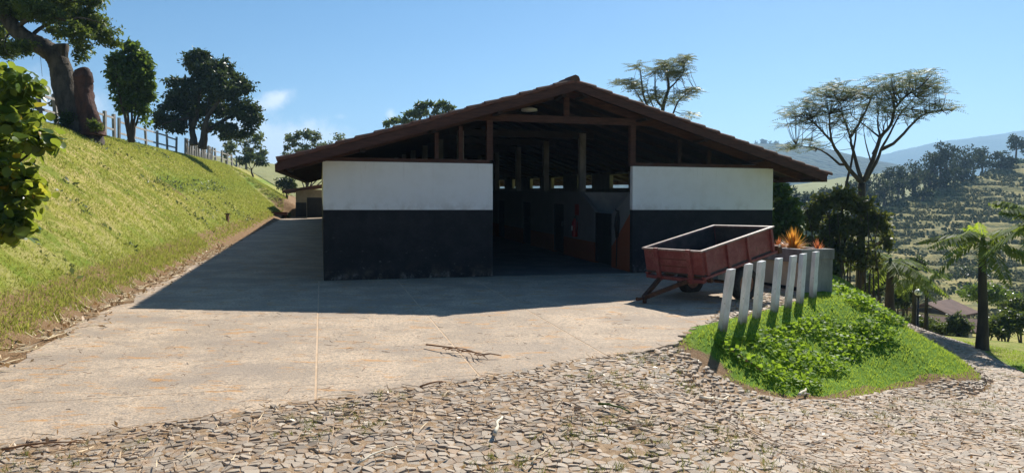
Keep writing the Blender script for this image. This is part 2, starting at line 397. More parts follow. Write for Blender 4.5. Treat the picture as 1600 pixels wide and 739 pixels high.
# ---------------------------------------------------------------- concrete yard and lane
m=NT('concrete'); v=m.voro(48); n=m.noise(1.1,6,.7); n2=m.noise(26,4,.7); n3=m.noise(.5,3,.5,m.coord('Object',(1,2.2,1)))
c=m.mix(m.rng(n,.38,.62),(.40,.31,.225),(.57,.435,.305)); c=m.mix(m.math('MULTIPLY',m.rng(n2,.44,.62),.75),c,(.26,.215,.17)); c=m.mix(m.math('MULTIPLY',m.rng(v,.12,.45,1,0),.6),c,(.30,.275,.25))
c=m.mix(m.math('MULTIPLY',m.rng(n3,.47,.66),.6),c,(.30,.245,.195))
c=m.mix(m.math('MULTIPLY',m.rng(m.noise(2.6,5,.7,m.coord('Object',(1,2.6,1))),.55,.68),.85),c,(.48,.25,.09))
cr_=m.math('ABSOLUTE',m.math('SUBTRACT',m.noise(.7,6,.55),.5)); c=m.mix(m.rng(cr_,.0,.0022,.7,0),c,(.13,.09,.06))
CONC=m.surf(c,.9,m.math('ADD',n2,m.math('MULTIPLY',v,-.6)),.45,.012,spec=.2)
JOINT=simple('joint_mortar',(.50,.35,.22),(.62,.46,.31),3,.95,.3)
def slabs(name,poly,tcuts,scuts,label):
    raw=poly; poly=[ts(*p) for p in poly]; root=None
    slot=MB()
    root=tag(empty(name,(0,0,0)),label,'pavement',kind='structure')
    bm=bmesh.new(); f=bm.faces.new([bm.verts.new((p[0],p[1],float(padz(p[0],p[1]))-.0028)) for p in raw]); f.normal_update()
    if f.normal.z<0: f.normal_flip()
    bmesh.ops.triangulate(bm,faces=[f]); me=bpy.data.meshes.new('joint_filler'); bm.to_mesh(me); bm.free(); link('joint_filler',me,JOINT,root)
    for a,bq in zip(tcuts[:-1],tcuts[1:]):
        for c0,c1 in zip(scuts[:-1],scuts[1:]):
            P=clip(clip(clip(clip(poly,0,a+.011,False),0,bq-.011,True),1,c0+.003,False),1,c1-.003,True)
            # drop duplicates
            Q=[]
            for p in P:
                if not Q or math.hypot(p[0]-Q[-1][0],p[1]-Q[-1][1])>.004: Q.append(p)
            if len(Q)<3: continue
            area=sum(Q[i][0]*Q[(i+1)%len(Q)][1]-Q[(i+1)%len(Q)][0]*Q[i][1] for i in range(len(Q)))/2
            if abs(area)<.02: continue
            if area<0: Q=Q[::-1]
            dz=random.uniform(-.0008,.0008)
            W3=[]
            for (t,s) in Q:
                x,y,_=wp(t,s); W3.append((x,y,float(padz(x,y))+dz))
            bm=bmesh.new(); tv=[bm.verts.new(p) for p in W3]; f=bm.faces.new(tv)
            bvs=[bm.verts.new((p[0],p[1],p[2]-.10)) for p in W3]
            for i in range(len(tv)):
                j=(i+1)%len(tv); bm.faces.new((tv[j],tv[i],bvs[i],bvs[j]))
            bmesh.ops.triangulate(bm,faces=[f]); me=bpy.data.meshes.new('slab'); bm.to_mesh(me); bm.free()
            link('slab',me,CONC,root)
slabs('yard',PF,[-6.5,-3.4,-.1,1.52,3.15,5.2,7.2,9.2,11.5],[-14,-8.4,-4.6,0],'exposed aggregate concrete yard in front of the stable')
slabs('lane',PL,[-12,0],[0,5.5,11,16.5,22,28,40],'concrete lane climbing between the grass bank and the stable')
# ---------------------------------------------------------------- cobbled road
ROADP=[(-7.2,-6),(8.6,-6),(8.7,8),(9.5,13),(11.6,17.6),(12.6,21),(13.2,25),(11.2,25),(10.4,20),(9.5,17),(8.6,14.8),(8.1,12.9),(7.45,11.2),(6.6,10.45),(5.44,9.95),(4.19,8.85),(3.43,8.4),(3.02,8.3),(2.68,8.42),(2.4,8.62),(2.22,8.78),(2.1,8.95)]+list(reversed(APRON_EDGE))
m=NT('road_sand'); n2=m.noise(14,5,.7); SAND=m.surf(m.mix(m.rng(n2,.3,.7),(.26,.17,.10),(.45,.32,.20)),.95,m.noise(60,4,.7),.8,.02,spec=.1)
xs=np.arange(-7.4,14,.12); ys=np.arange(2.2,26,.12); XX,YY=np.meshgrid(xs,ys); inside=polydist(XX,YY,ROADP)<.05
ZZ=H(XX,YY)+.006+.012*fbm(XX*3,YY*3,3,4)
I=np.arange(XX.size).reshape(XX.shape); cc=inside[:-1,:-1]&inside[1:,1:]&inside[:-1,1:]&inside[1:,:-1]
Fq=np.stack([I[:-1,:-1],I[:-1,1:],I[1:,1:],I[1:,:-1]],-1)[cc]
used=np.unique(Fq); mp=np.full(XX.size,-1); mp[used]=np.arange(len(used))
road=tag(link('cobbled_road',npmesh('cobbled_road',np.stack([XX,YY,ZZ],-1).reshape(-1,3)[used],mp[Fq],True),SAND),'road of rough flat stones set in sand','road',kind='structure')
m=NT('cobble_stone'); i=m.island(); n=m.noise(9,5,.7); n2=m.noise(70,4,.7)
c=m.ramp(i,[(0,(.21,.165,.12)),(.35,(.37,.295,.22)),(.7,(.47,.385,.29)),(.88,(.42,.28,.17)),(1,(.60,.52,.41))]); c=m.mix(m.math('MULTIPLY',m.rng(n,.47,.66),.8),c,(.40,.26,.15)); c=m.mix(m.math('MULTIPLY',n2,.35),c,(.18,.16,.14))
STONE=m.surf(c,.75,n2,.5,.008,spec=.3)
def cobbles():
    rs=random.Random(3); ang=math.radians(-24); ca,sa=math.cos(ang),math.sin(ang)
    A,B=.094,.066; cells={}
    def cen(i,j):
        if (i,j) not in cells:
            off=.5 if j%2 else 0
            u=(i+off+rs.uniform(-.36,.36))*A; v=(j+rs.uniform(-.36,.36))*B
            cells[(i,j)]=(ca*u-sa*v,sa*u+ca*v+8)
        return cells[(i,j)]
    cand=[(i,j) for i in range(-150,225) for j in range(-225,290)]
    pts=np.array([cen(*c) for c in cand]); d=polydist(pts[:,0],pts[:,1],ROADP)
    vis=(d<-.02)&(pts[:,1]>2.3)&(pts[:,1]<24)&(np.abs(pts[:,0])<pts[:,1]*.85+.8)
    sel=[(cand[k],pts[k]) for k in np.nonzero(vis)[0]]
    # depth order: those that show largest first
    out=[]
    for (i,j),p in sel:
        px,py=p; poly=[(px+dx,py+dy) for dx,dy in ((-.3,-.3),(.3,-.3),(.3,.3),(-.3,.3))]
        for di in (-2,-1,0,1,2):
            for dj in (-2,-1,0,1,2):
                if di==0 and dj==0: continue
                q=cen(i+di,j+dj); nx_,ny_=q[0]-px,q[1]-py; c_=(q[0]**2+q[1]**2-px*px-py*py)/2
                o=[]; m_=len(poly)
                for k in range(m_):
                    a=poly[k]; b_=poly[(k+1)%m_]; fa=c_-a[0]*nx_-a[1]*ny_; fb=c_-b_[0]*nx_-b_[1]*ny_
                    if fa>=0: o.append(a)
                    if fa*fb<0:
                        t=fa/(fa-fb); o.append((a[0]+(b_[0]-a[0])*t,a[1]+(b_[1]-a[1])*t))
                poly=o
                if len(poly)<3: break
            if len(poly)<3: break
        if len(poly)>=3: out.append((px,py,poly))
    if True:
        z0=H(np.array([o[0] for o in out]),np.array([o[1] for o in out]))
    size=[]
    for (px,py,poly),z in zip(out,z0):
        ix,iy=proj_(px,py,z); size.append((0 if (0<=ix<=1600 and 0<=iy<=739) else 1, py))
    order=sorted(range(len(out)),key=lambda k:size[k])
    big=set(order[:300]); rest=MB()
    for k in range(len(out)):
        px,py,poly=out[k]; z=float(z0[k])
        if rs.random()<.025 and k not in big: continue
        h=rs.uniform(.005,.016); tx,ty=rs.gauss(0,.12),rs.gauss(0,.12); sh=rs.uniform(.86,1.0)
        mb=MB() if k in big else rest; b=len(mb.v); n=len(poly)
        for f,dz in ((sh+.03,-.03),(sh,h-.005),(sh-.09,h)):
            for (x,y) in poly:
                X_,Y_=px+(x-px)*f,py+(y-py)*f
                mb.v.append((X_,Y_,z+dz+((X_-px)*tx+(Y_-py)*ty)*(dz>0)))
        for r in (0,1):
            for a in range(n):
                c_=(a+1)%n; mb.f.append((b+r*n+a,b+r*n+c_,b+(r+1)*n+c_,b+(r+1)*n+a))
        mb.f.append(tuple(b+2*n+a for a in range(n)))
        if k in big: link('cobble',mb.mesh('cobble',fix=False),STONE,road)
    o=link('cobbles',rest.mesh('cobbles',fix=False),STONE,road); o['kind']='stuff'
    print('cobbles',len(out))
def proj_(x,y,z):
    z=z-EYE; f=y*math.cos(PITCH)-z*math.sin(PITCH); u=y*math.sin(PITCH)+z*math.cos(PITCH); return 800+F*x/f,369.5-F*u/f
cobbles()
# ---------------------------------------------------------------- stable building (local frame: x along the front, y into the depth)
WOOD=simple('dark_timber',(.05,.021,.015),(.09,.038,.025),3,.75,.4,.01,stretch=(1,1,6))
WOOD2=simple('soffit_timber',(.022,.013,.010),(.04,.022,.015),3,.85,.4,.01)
m=NT('wall_paint'); x=m.xyz(); n=m.noise(2.2,6,.7); n2=m.noise(30,4,.75); n5=m.noise(7,6,.75,m.coord('Object',(1,1,2)))
zl=m.math('SUBTRACT',x[2],m.math('MULTIPLY',x[1],.028))
wh=m.mix(m.rng(n,.42,.75),(.86,.85,.84),(.78,.765,.74)); wh=m.mix(m.math('MULTIPLY',m.rng(zl,1.5,1.72,1,0),m.rng(n,.45,.62,0,.4)),wh,(.52,.47,.42))
bk=m.mix(m.rng(n,.35,.65),(.012,.0125,.015),(.022,.022,.026))
sc=m.math('MULTIPLY',m.rng(n5,.60,.66),m.rng(zl,.0,.9,1,.12)); bk=m.mix(sc,bk,(.20,.2,.2))
ed=m.math('MULTIPLY',m.rng(m.noise(5,6,.8),.5,.68),m.rng(zl,.0,.22,.8,0)); bk=m.mix(ed,bk,(.30,.29,.28))
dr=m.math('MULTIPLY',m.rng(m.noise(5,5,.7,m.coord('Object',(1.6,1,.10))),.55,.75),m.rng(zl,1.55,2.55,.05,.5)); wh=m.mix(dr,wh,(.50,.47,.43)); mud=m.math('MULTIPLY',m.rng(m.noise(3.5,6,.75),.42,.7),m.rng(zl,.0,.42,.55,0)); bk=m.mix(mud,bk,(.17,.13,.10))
PAINT=m.surf(m.mix(m.rng(zl,1.497,1.503,smooth=False),bk,wh),.75,m.math('ADD',n2,m.math('MULTIPLY',n,3.0)),.22,.012,spec=.25)
m=NT('stall_paint'); x=m.xyz(); n=m.noise(3,5,.7); zl=m.math('SUBTRACT',x[2],m.math('MULTIPLY',x[1],.028))
lim=m.math('MAXIMUM',.56,m.math('MULTIPLY_ADD',x[1],-.80,1.52)); f=m.rng(m.math('SUBTRACT',zl,lim),-.004,.004,smooth=False)
STALL=m.surf(m.mix(f,m.mix(n,(.24,.065,.024),(.30,.085,.034)),m.mix(n,(.17,.165,.16),(.24,.235,.23))),.8,m.noise(25,4,.7),.15,.004)
INNER=simple('inner_plaster',(.30,.29,.28),(.40,.38,.36),3,.9,.2)
IRON=simple('dark_painted_door',(.012,.012,.014),(.025,.024,.026),4,.5,.2)
POSTM=simple('whitewash',(.17,.16,.14),(.30,.285,.25),5,.85,.35,.006,stretch=(1,1,.35))
CLAY=None
m=NT('clay_tile'); i=m.objrand(); n=m.noise(5,5,.7); c=m.mix(m.rng(n,.35,.68),(.22,.085,.048),(.11,.055,.04)); c=m.mix(m.math('MULTIPLY',m.rng(m.noise(1.7,5,.7),.45,.6),.8),c,(.07,.06,.05)); c=m.mix(m.math('MULTIPLY',m.rng(m.noise(9,4,.7),.62,.7),.5),c,(.32,.3,.24))
CLAY=m.surf(c,.85,m.noise(40,4,.7),.5,.006,spec=.2)
SH=lambda x,y,z:(x,y,z+.028*y)
stable=tag(empty('stable_building',(CLX,CLY,0),math.radians(15)),'long stable with white over black front walls and dark clay tiled gable roof','stable')
LEN=33.6; RT=5.42; HALF=6.38; ZR=4.41; SL=.296
def rz(t): return ZR-SL*abs(t-RT)
def bpart(name,mat,boxes,parent=None,bevel=0):
    b=MB()
    for a,c in boxes: b.box(a,c,SH)
    return b.obj(name,mat,parent or stable,bevel=bevel)
for a,c in ((0,3.68),(7.08,10.89)):
    bpart('front_wall',PAINT,[((a,0,-.25),(c,.15,2.53))],bevel=.006)
bpart('side_wall',PAINT,[((0,.153,-.3),(.15,LEN,2.665))])
b=MB(); b.box((10.74,.153,-1.2),(10.889,LEN,2.06),SH)
wins=[9.4+3.62*k-1.05 for k in range(-2,7)]
prev=.153
for w in wins:
    b.box((10.74,prev,2.062),(10.889,w,2.56),SH); prev=w+1.75
b.box((10.74,prev,2.062),(10.889,LEN,2.56),SH); b.box((10.74,.153,2.562),(10.889,LEN,2.66),SH)
b.obj('window_wall',INNER,stable)
bpart('back_wall',PAINT,[((.152,LEN-.15,-.3),(10.738,LEN,2.53))])
b=MB(); b.prism([(0,2.532),(10.89,2.532),(10.89,2.62),(RT,ZR-.2),(0,2.62)],'y',LEN-.14,LEN-.02,SH); b.obj('back_gable',WOOD2,stable)
bpart('floor',simple('stable_floor',(.10,.09,.08),(.16,.14,.12),1.5,.9,.3),[((.152,.0,-.2),(10.738,LEN-.152,.012))])
# corridor walls with dipped tops beside the first door
def wallpoly(name,t0,t1,pts,mat): 
    b=MB(); b.prism(pts,'x',t0,t1,SH); return b.obj(name,mat,stable)
wallpoly('stall_wall',7.08,7.2,[(.153,.014),(1.25,.014),(1.25,1.36),(.153,1.90)],STALL)
wallpoly('stall_wall',7.08,7.2,[(2.40,.014),(4.95,.014),(4.95,1.92),(3.55,1.92),(2.40,1.40)],STALL)
for a,c in ((5.93,8.5),(9.5,12.2),(13.2,16),(17,33.4)): bpart('stall_wall',STALL,[((7.08,a,.014),(7.2,c,1.92))])
for a,c in ((4.953,5.927),(8.503,9.497),(12.203,13.197)): bpart('stall_wall',STALL,[((7.083,a,1.55),(7.197,c,1.92))])
bpart('stall_wall',STALL,[((3.56,.153,.014),(3.68,33.4,1.92))])
for a,c,h in ((1.26,2.39,1.36),(4.96,5.92,1.53),(8.51,9.49,1.53),(12.21,13.19,1.53)):
    d=bpart('stall_door',IRON,[((7.11,a,.05),(7.16,c,h))])
    b=MB(); b.box((7.09,a,.05),(7.108,a+.07,h),SH).box((7.09,c-.07,.05),(7.108,c,h),SH).box((7.09,a+.072,h-.07),(7.108,c-.072,h),SH).box((7.09,a+.072,.7),(7.108,c-.072,.77),SH); b.obj('door_frame',IRON,d)
    b=MB(); b.box((7.05,a+.09,.85),(7.088,a+.12,1.0),SH); b.obj('handle',IRON,d)
for s in range(1,10):
    bpart('stall_partition',INNER,[((7.203,3.55*s-.06,.014),(10.737,3.55*s+.06,1.9))])
    bpart('stall_partition',INNER,[((.153,3.55*s-.06,.014),(3.557,3.55*s+.06,1.9))])
for s in (3.55,6.95,10.35,13.75,17.15,20.55,23.95):
    for t in (7.05,3.53): bpart('column',POSTM,[((t,s-.09,1.923),(t+.18,s+.09,rz(t+.09)-.34))],bevel=.01)
# timber of the front gable
bpart('wall_plate',WOOD,[((0,0.01,2.533),(3.61,.14,2.61))]); bpart('wall_plate',WOOD,[((7.16,0.01,2.533),(10.89,.14,2.61))])
for t in (3.55,7.02): bpart('gable_post',WOOD,[((t,.0,2.612 if t<5 else 2.533),(t+.135,.13,rz(t+.07)-.32))])
bpart('tie_beam',WOOD,[((3.05,-.03,3.48),(7.75,-.002,3.64))])
bpart('king_post',WOOD,[((RT-.06,-.04,3.642),(RT+.06,.06,rz(RT)-.24))])
for t in (2.92,2.38): bpart('stud',WOOD,[((t,.03,2.612),(t+.09,.12,rz(t)-.32))])
for t in (8.3,9.1): bpart('stud',WOOD2,[((t,.06,2.612),(t+.08,.14,rz(t+.08)-.34))])
def sloped(name,mat,t0,t1,top,bot,s0,s1):
    b=MB(); b.prism([(t0,rz(t0)-bot),(t1,rz(t1)-bot),(t1,rz(t1)-top),(t0,rz(t0)-top)],'y',s0,s1,SH); return b.obj(name,mat,stable)
L0,L1=-.92,12.0
for a,c in ((L0+.03,RT-.002),(RT+.002,L1-.03)):
    sloped('barge_board',WOOD,a,c,.085,.262,-.63,-.59)
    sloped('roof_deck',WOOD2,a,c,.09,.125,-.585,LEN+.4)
    sloped('gable_rafter',WOOD,a+.2,c,.128,.30,.0,.09) if a<RT-1 else sloped('gable_rafter',WOOD,a,c-.2,.128,.30,.0,.09)
    for k in range(1,28):
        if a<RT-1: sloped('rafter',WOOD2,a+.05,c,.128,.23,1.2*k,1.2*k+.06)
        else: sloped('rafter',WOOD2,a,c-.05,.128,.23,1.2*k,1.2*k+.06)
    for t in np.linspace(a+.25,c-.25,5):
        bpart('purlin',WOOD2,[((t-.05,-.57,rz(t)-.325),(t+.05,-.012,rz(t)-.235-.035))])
for s in range(1,9):
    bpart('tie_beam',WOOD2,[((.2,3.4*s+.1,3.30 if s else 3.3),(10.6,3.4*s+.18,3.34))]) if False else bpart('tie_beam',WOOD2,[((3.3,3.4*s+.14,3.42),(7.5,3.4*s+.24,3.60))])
bpart('fascia',WOOD,[((L0+.0,-.6,rz(L0)-.26),(L0+.028,LEN+.4,rz(L0)-.095))]); bpart('fascia',WOOD,[((L1-.028,-.6,rz(L1)-.26),(L1,LEN+.4,rz(L1)-.095))])
# barrel tiles: edge columns are single parts, the field is one joined part
def tile_mesh():
    b=MB(); n=5; L=.47
    ring=[]
    for k,(y,r) in enumerate(((0,.080),(L,.100))):
        for rr in (r,r-.016):
            ring.append([(rr*math.cos(math.pi*i/n),y,rr*math.sin(math.pi*i/n)+(.012 if k==0 else .030)-.004) for i in range(n+1)])
    for R in ring: b.v+=R
    N=n+1
    for i in range(n):
        b.f+= [(i,i+1,2*N+i+1,2*N+i),(N+i+1,N+i,3*N+i,3*N+i+1),(2*N+i,2*N+i+1,3*N+i+1,3*N+i),(i+1,i,N+i,N+i+1)]
    b.f+=[(0,2*N,3*N,N),(n,N+n,3*N+n,2*N+n)]
    return b
TB=tile_mesh(); TME=TB.mesh('tile'); TME.materials.append(CLAY)
TV=np.array(TB.v); TF=np.array([f for f in TB.f])
ca=1/math.sqrt(1+SL*SL); sa=SL*ca
allV=[];allF=[];cnt=0; rs=random.Random(5)
for side in (-1,1):
    M3=np.array([[0,side*ca,side*sa],[1,0,0],[0,-sa,ca]])   # columns: across, down the slope, normal
    if side>0: M3=np.array([[0,ca,sa],[-1,0,0],[0,-sa,ca]])
    for col in range(163):
        s=-.545+.21*col
        for row in range(17):
            dist=.02+row*.405
            if dist+.4>((RT+.92) if side<0 else (12.0-RT))/ca+.1: continue
            t=RT+side*dist*ca; z=ZR-.095-dist*sa+.028*s+rs.uniform(-.006,.006)
            yaw=rs.uniform(-.03,.03)
            if col<4:
                o=bpy.data.objects.new('tile',TME); COL.objects.link(o); o.parent=stable
                o.matrix_local=Matrix.Translation((t,s,z))@Matrix(M3.tolist()).to_4x4()@Matrix.Rotation(yaw,4,'Z')
            else:
                P=TV@M3.T+np.array([t,s,z]); allV.append(P); allF.append(TF+cnt); cnt+=len(P)
    # gap filling channel course under the covers
o=link('roof_tiles',npmesh('roof_tiles',np.concatenate(allV),np.concatenate(allF)),CLAY,stable); o['kind']='stuff'
for k in range(6):
    b=MB(); s=-.60+.42*k
    b.tube([(RT,s,ZR-.02+.028*s,.11),(RT,s+.45,ZR-.005+.028*s,.125)],8); b.obj('ridge_tile',CLAY,stable)
b=MB(); b.tube([(RT,1.9,ZR-.02+.05,.11),(RT,LEN+.3,ZR-.02+.94,.11)],8); b.obj('ridge_cap',CLAY,stable)
# ---------------------------------------------------------------- things on the stable
def wl(t,s,z): return wp(t,s,z)
LAMPM=simple('lamp_white',(.75,.74,.70),(.85,.84,.8),5,.35,.05)
p=wl(4.75,.75,3.80); lamp=tag(empty('ceiling_lamp',p),'round white lamp hanging under the gable peak above the entrance','lamp')
b=MB(); b.tube([(0,0,0,.05),(0,0,.02,.2),(0,0,.07,.19),(0,0,.10,.06)],14); b.obj('lamp_shade',LAMPM,lamp,True)
b=MB(); b.tube([(0,0,.10,.012),(0,0,.34,.012)],6); b.obj('stem',IRON,lamp)
RED=simple('red_enamel',(.25,.012,.01),(.32,.02,.015),6,.35,.05)
p=wl(7.0,3.75,.62); ex=tag(empty('fire_extinguisher',p,math.radians(15)),'red fire extinguisher hung on the stall wall between the two doors','fire extinguisher')
b=MB(); b.tube([(0,0,0,.07),(0,0,.02,.085),(0,0,.42,.085),(0,0,.50,.04),(0,0,.54,.03)],12); b.obj('cylinder',RED,ex,True)
b=MB(); b.box((-.087,-.05,.18),(-.083,.05,.32)); b.obj('label_plate',LAMPM,ex)
b=MB(); b.tube([(0,0,.54,.02),(0,0,.58,.02)],8); b.bar((0,0,.58),(0,-.12,.61),.02,.015); b.obj('valve',IRON,ex)
b=MB(); b.tube([(0,-.03,.56,.012),(0,-.13,.5,.012),(0,-.14,.25,.012),(0,-.10,.15,.014)],6); b.obj('hose',IRON,ex)
b=MB(); b.box((-.2,-.2,.68),(-.0,.2,.98)) if False else b.box((.058,-.16,.62),(.066,.16,.94)); b.obj('wall_sign',RED,ex)
p=wl(7.06,.78,1.38); ha=tag(empty('harness',p,math.radians(15)),'black leather harness hanging on the orange and white wall by the first door','harness')
LEATH=simple('black_leather',(.012,.011,.011),(.025,.022,.02),8,.6,.3)
b=MB(); b.tube([(0,-.02,0,.018),(-.03,-.06,-.15,.022),(-.03,-.09,-.35,.02),(-.03,-.05,-.55,.018),(-.03,.02,-.35,.02),(-.02,.02,-.12,.02),(0,.0,0,.018)],6); b.obj('strap',LEATH,ha,True)
b=MB(); b.tube([(0,0,.08,.02),(-.03,.0,-.1,.06),(-.03,.02,-.3,.075),(-.03,.05,-.42,.04),(-.02,.05,-.6,.03)],7); b.obj('pad',LEATH,ha,True)
b=MB(); b.tube([(-.02,.03,-.4,.014),(-.02,.05,-.9,.014),(-.03,.05,-1.32,.014)],6); b.obj('lead_strap',LEATH,ha,True)
b=MB(); b.tube([(.02,0,.06,.012),(-.06,0,.08,.012),(-.08,0,.12,.012)],6); b.obj('hook',IRON,ha)
# annexe at the end of the lane
CREAM=simple('cream_plaster',(.60,.51,.36),(.68,.59,.44),2,.9,.2)
an=tag(empty('annexe_building',wl(-1.75,36.0,0),math.radians(15)),'small cream lean-to building with low tiled roof at the lane end','building')
b=MB(); b.box((0,0,-.3),(2.6,.15,1.9)); b.box((0,.153,-.3),(.15,5,1.9)); b.box((2.45,.153,-.3),(2.6,5,2.2)); b.obj('wall',simple('shaded_plaster',(.22,.185,.14),(.30,.26,.20),2,.9,.2),an)  # cream plaster with the annexe's shade put into a darker colour
b=MB(); b.box((-.012,-.012,-.3),(.7,-.002,1.0)); b.obj('plinth',IRON,an)
b=MB(); b.box((.75,-.03,0),(2.3,-.001,1.35)); d=b.obj('door',IRON,an); b=MB(); b.box((.85,-.06,.7),(.9,-.032,.8)); b.obj('handle',IRON,d)
b=MB(); b.prism([(-.85,1.70),(2.7,2.30),(2.7,2.42),(-.85,1.82)],'y',-.6,5.3); b.obj('roof',CLAY,an)
b=MB(); b.prism([(-.87,1.62),(2.7,2.2),(2.7,2.298),(-.87,1.698)],'y',-.64,-.605); b.obj('fascia',WOOD,an)
tr=tag(empty('feed_trough',wl(-2.9,33.5,0),math.radians(15)),'low dark trough on legs at the end of the lane','trough')
b=MB(); b.box((-.7,-.25,.22),(.7,.25,.26)).box((-.7,-.25,.261),(-.66,.25,.42)).box((.66,-.25,.261),(.7,.25,.42)).box((-.658,-.25,.261),(.658,-.21,.42)).box((-.658,.21,.261),(.658,.25,.42)); b.obj('basin',WOOD,tr)
for sx in (-.6,.56):
    b=MB(); b.box((sx,-.2,-.15),(sx+.05,.2,.219)); b.obj('leg',WOOD,tr)
# ---------------------------------------------------------------- tipping farm trailer
m=NT('rusty_red_paint'); n=m.noise(4,6,.75); n2=m.noise(22,5,.8); x=m.xyz()
c=m.mix(m.rng(n,.4,.65),(.20,.042,.038),(.28,.085,.075)); c=m.mix(m.rng(m.math('ADD',n2,m.math('MULTIPLY',n,.5)),.80,.92),c,(.12,.05,.025)); c=m.mix(m.rng(m.noise(50,3,.8),.66,.72),c,(.30,.22,.18))
REDP=m.surf(c,.55,n2,.25,.004,spec=.4)
RUST=simple('rust',(.06,.028,.016),(.14,.06,.03),9,.85,.4,.004)
BEDM=simple('worn_bed_steel',(.045,.036,.033),(.09,.07,.06),5,.7,.3,.004)
RAILM=simple('sunlit_rail',(.22,.14,.12),(.38,.29,.25),10,.5,.3,.003)  # pale tone paints the sunlit highlight onto the trailer's top rim
RUB=simple('tyre_rubber',(.022,.021,.02),(.045,.042,.04),14,.9,.4,.004)
tr=tag(empty('farm_trailer',(3.25,12.0,-.13),math.radians(33.8)),'rusty red tipping farm trailer with its drawbar resting on the yard','trailer')
PH=math.radians(11.5); cP,sP=math.cos(PH),math.sin(PH); Z0=.52; TL,TW,TH=1.96,1.36,.43
def TT(l,w,h): return (l*cP-h*sP, w, Z0+l*sP+h*cP)
def tpart(name,mat,boxes,parent=None,bevel=.004):
    b=MB()
    for a,c in boxes: b.box(a,c,TT)
    return b.obj(name,mat,parent or tr,bevel=bevel)
tpart('bed_floor',BEDM,[((0.0,0.0,-.03),(TL,TW,0))])
sp=tpart('side_panel',REDP,[((.031,0,.002),(TL-.031,.028,TH-.032))])
for k in (.06,.62,1.16,TL-.12): tpart('stake',REDP,[((k,-.045,-.02),(k+.06,-.002,TH-.034))],sp)
tpart('side_panel',REDP,[((.031,TW-.028,.002),(TL-.031,TW,TH-.032))])
fp=tpart('front_panel',REDP,[((0,0,.002),(.028,TW,TH-.032))])
for w,hh in ((.22,.012),(.98,-.0)): tpart('stake',REDP,[((-.055,w,-.16),(-.002,w+.085,TH+.012))],fp)
for h in (.11,.24): tpart('board_joint',RUST,[((-.004,.31,h),(-.0015,.97,h+.012))],fp,0)
for a_,c_ in (((.05,.0285,.003),(TL-.05,.033,TH-.04)),((.05,TW-.033,.003),(TL-.05,TW-.0285,TH-.04)),((.0285,.04,.003),(.033,TW-.04,TH-.04)),((TL-.033,.04,.003),(TL-.0285,TW-.04,TH-.04))): tpart('liner',BEDM,[(a_,c_)],None,0)
tpart('rear_panel',REDP,[((TL-.028,0,.002),(TL,TW,TH-.032))])
tpart('top_rail',RAILM,[((-.02,-.03,TH-.03),(TL+.02,.035,TH))]); tpart('top_rail',RAILM,[((-.02,TW-.035,TH-.03),(TL+.02,TW+.03,TH))])
tpart('top_rail',RAILM,[((-.02,.037,TH-.031),(.03,TW-.037,TH-.002))]); tpart('top_rail',RAILM,[((TL-.03,.037,TH-.031),(TL+.03,TW-.037,TH-.002))])
tpart('side_sill',REDP,[((-.01,-.035,-.075),(TL+.06,.05,-.032))]); tpart('side_sill',REDP,[((-.01,TW-.05,-.075),(TL+.06,TW+.03,-.032))])
tpart('front_beam',REDP,[((-.03,.0,-.14),(.05,TW,-.078))])
for w in (.35,1.0): tpart('chassis_beam',RUST,[((-.02,w,-.16),(TL-.1,w+.07,-.079))])
tpart('latch_box',RUST,[((TL+.022,-.06,-.10),(TL+.12,.10,.05))]); tpart('rear_lamp',simple('lamp_glass',(.75,.6,.55),(.85,.7,.6),9,.2,.05),[((TL+.02,-.075,.03),(TL+.07,-.062,.08))])
tpart('corner_hook',RUST,[((.08,-.07,-.15),(.14,.02,-.076))])
b=MB(); fx,_,fz=TT(0,0,-.13); b.bar((fx,.38,fz),(-.72,.68,.12),.06,.07); b.bar((fx,1.04,fz),(-.72,.70,.12),.06,.07); b.obj('drawbar',RUST,tr)
b=MB(); b.tube([(-.70,.69,.12,.03),(-.84,.69,.11,.026),(-.88,.69,.11,.035)],8); b.obj('hitch',RUST,tr)
b=MB(); b.bar((-.7,.69,-.01),(-.7,.69,.09),.05,.05); b.obj('prop_stand',RUST,tr)
AX=1.12; WR=.31
b=MB(); b.tube([(AX,-.02,WR,.03),(AX,TW+.02,WR,.03)],8); b.obj('axle',RUST,tr)
b=MB(); b.box((AX-.04,.36,WR+.03),(AX+.04,.42,Z0+AX*sP-.155)); b.obj('spring_block',RUST,tr); b=MB(); b.box((AX-.04,1.0,WR+.03),(AX+.04,1.06,Z0+AX*sP-.155)); b.obj('spring_block',RUST,tr)
def ringlathe(prof,n,yc,xc,zc):
    b=MB(); k=len(prof)
    for i in range(n):
        a=2*math.pi*i/n
        for (r,y) in prof: b.v.append((xc+r*math.cos(a),yc+y,zc+r*math.sin(a)))
    for i in range(n):
        for j in range(k):
            j2=(j+1)%k; i2=(i+1)%n; b.f.append((i*k+j,i*k+j2,i2*k+j2,i2*k+j))
    return b
for yc in (.06,TW-.06):
    wh=ringlathe([(WR*.60,-.07),(WR*.8,-.09),(WR*.95,-.08),(WR,-.05),(WR,.05),(WR*.95,.08),(WR*.8,.09),(WR*.60,.07)],28,yc,AX,WR).obj('tyre',RUB,tr,True)
    ringlathe([(.03,-.05),(.09,-.055),(.12,-.03),(WR*.55,-.03),(WR*.61,-.066),(WR*.61,.066),(WR*.55,.03),(.03,.03)],20,yc,AX,WR).obj('rim',simple('wheel_rim',(.22,.10,.06),(.32,.17,.10),9,.7,.3),wh,True)
    b=MB(); b.tube([(AX,yc-.085,WR,.045),(AX,yc-.05,WR,.05)],10); b.obj('hub',RUST,wh)
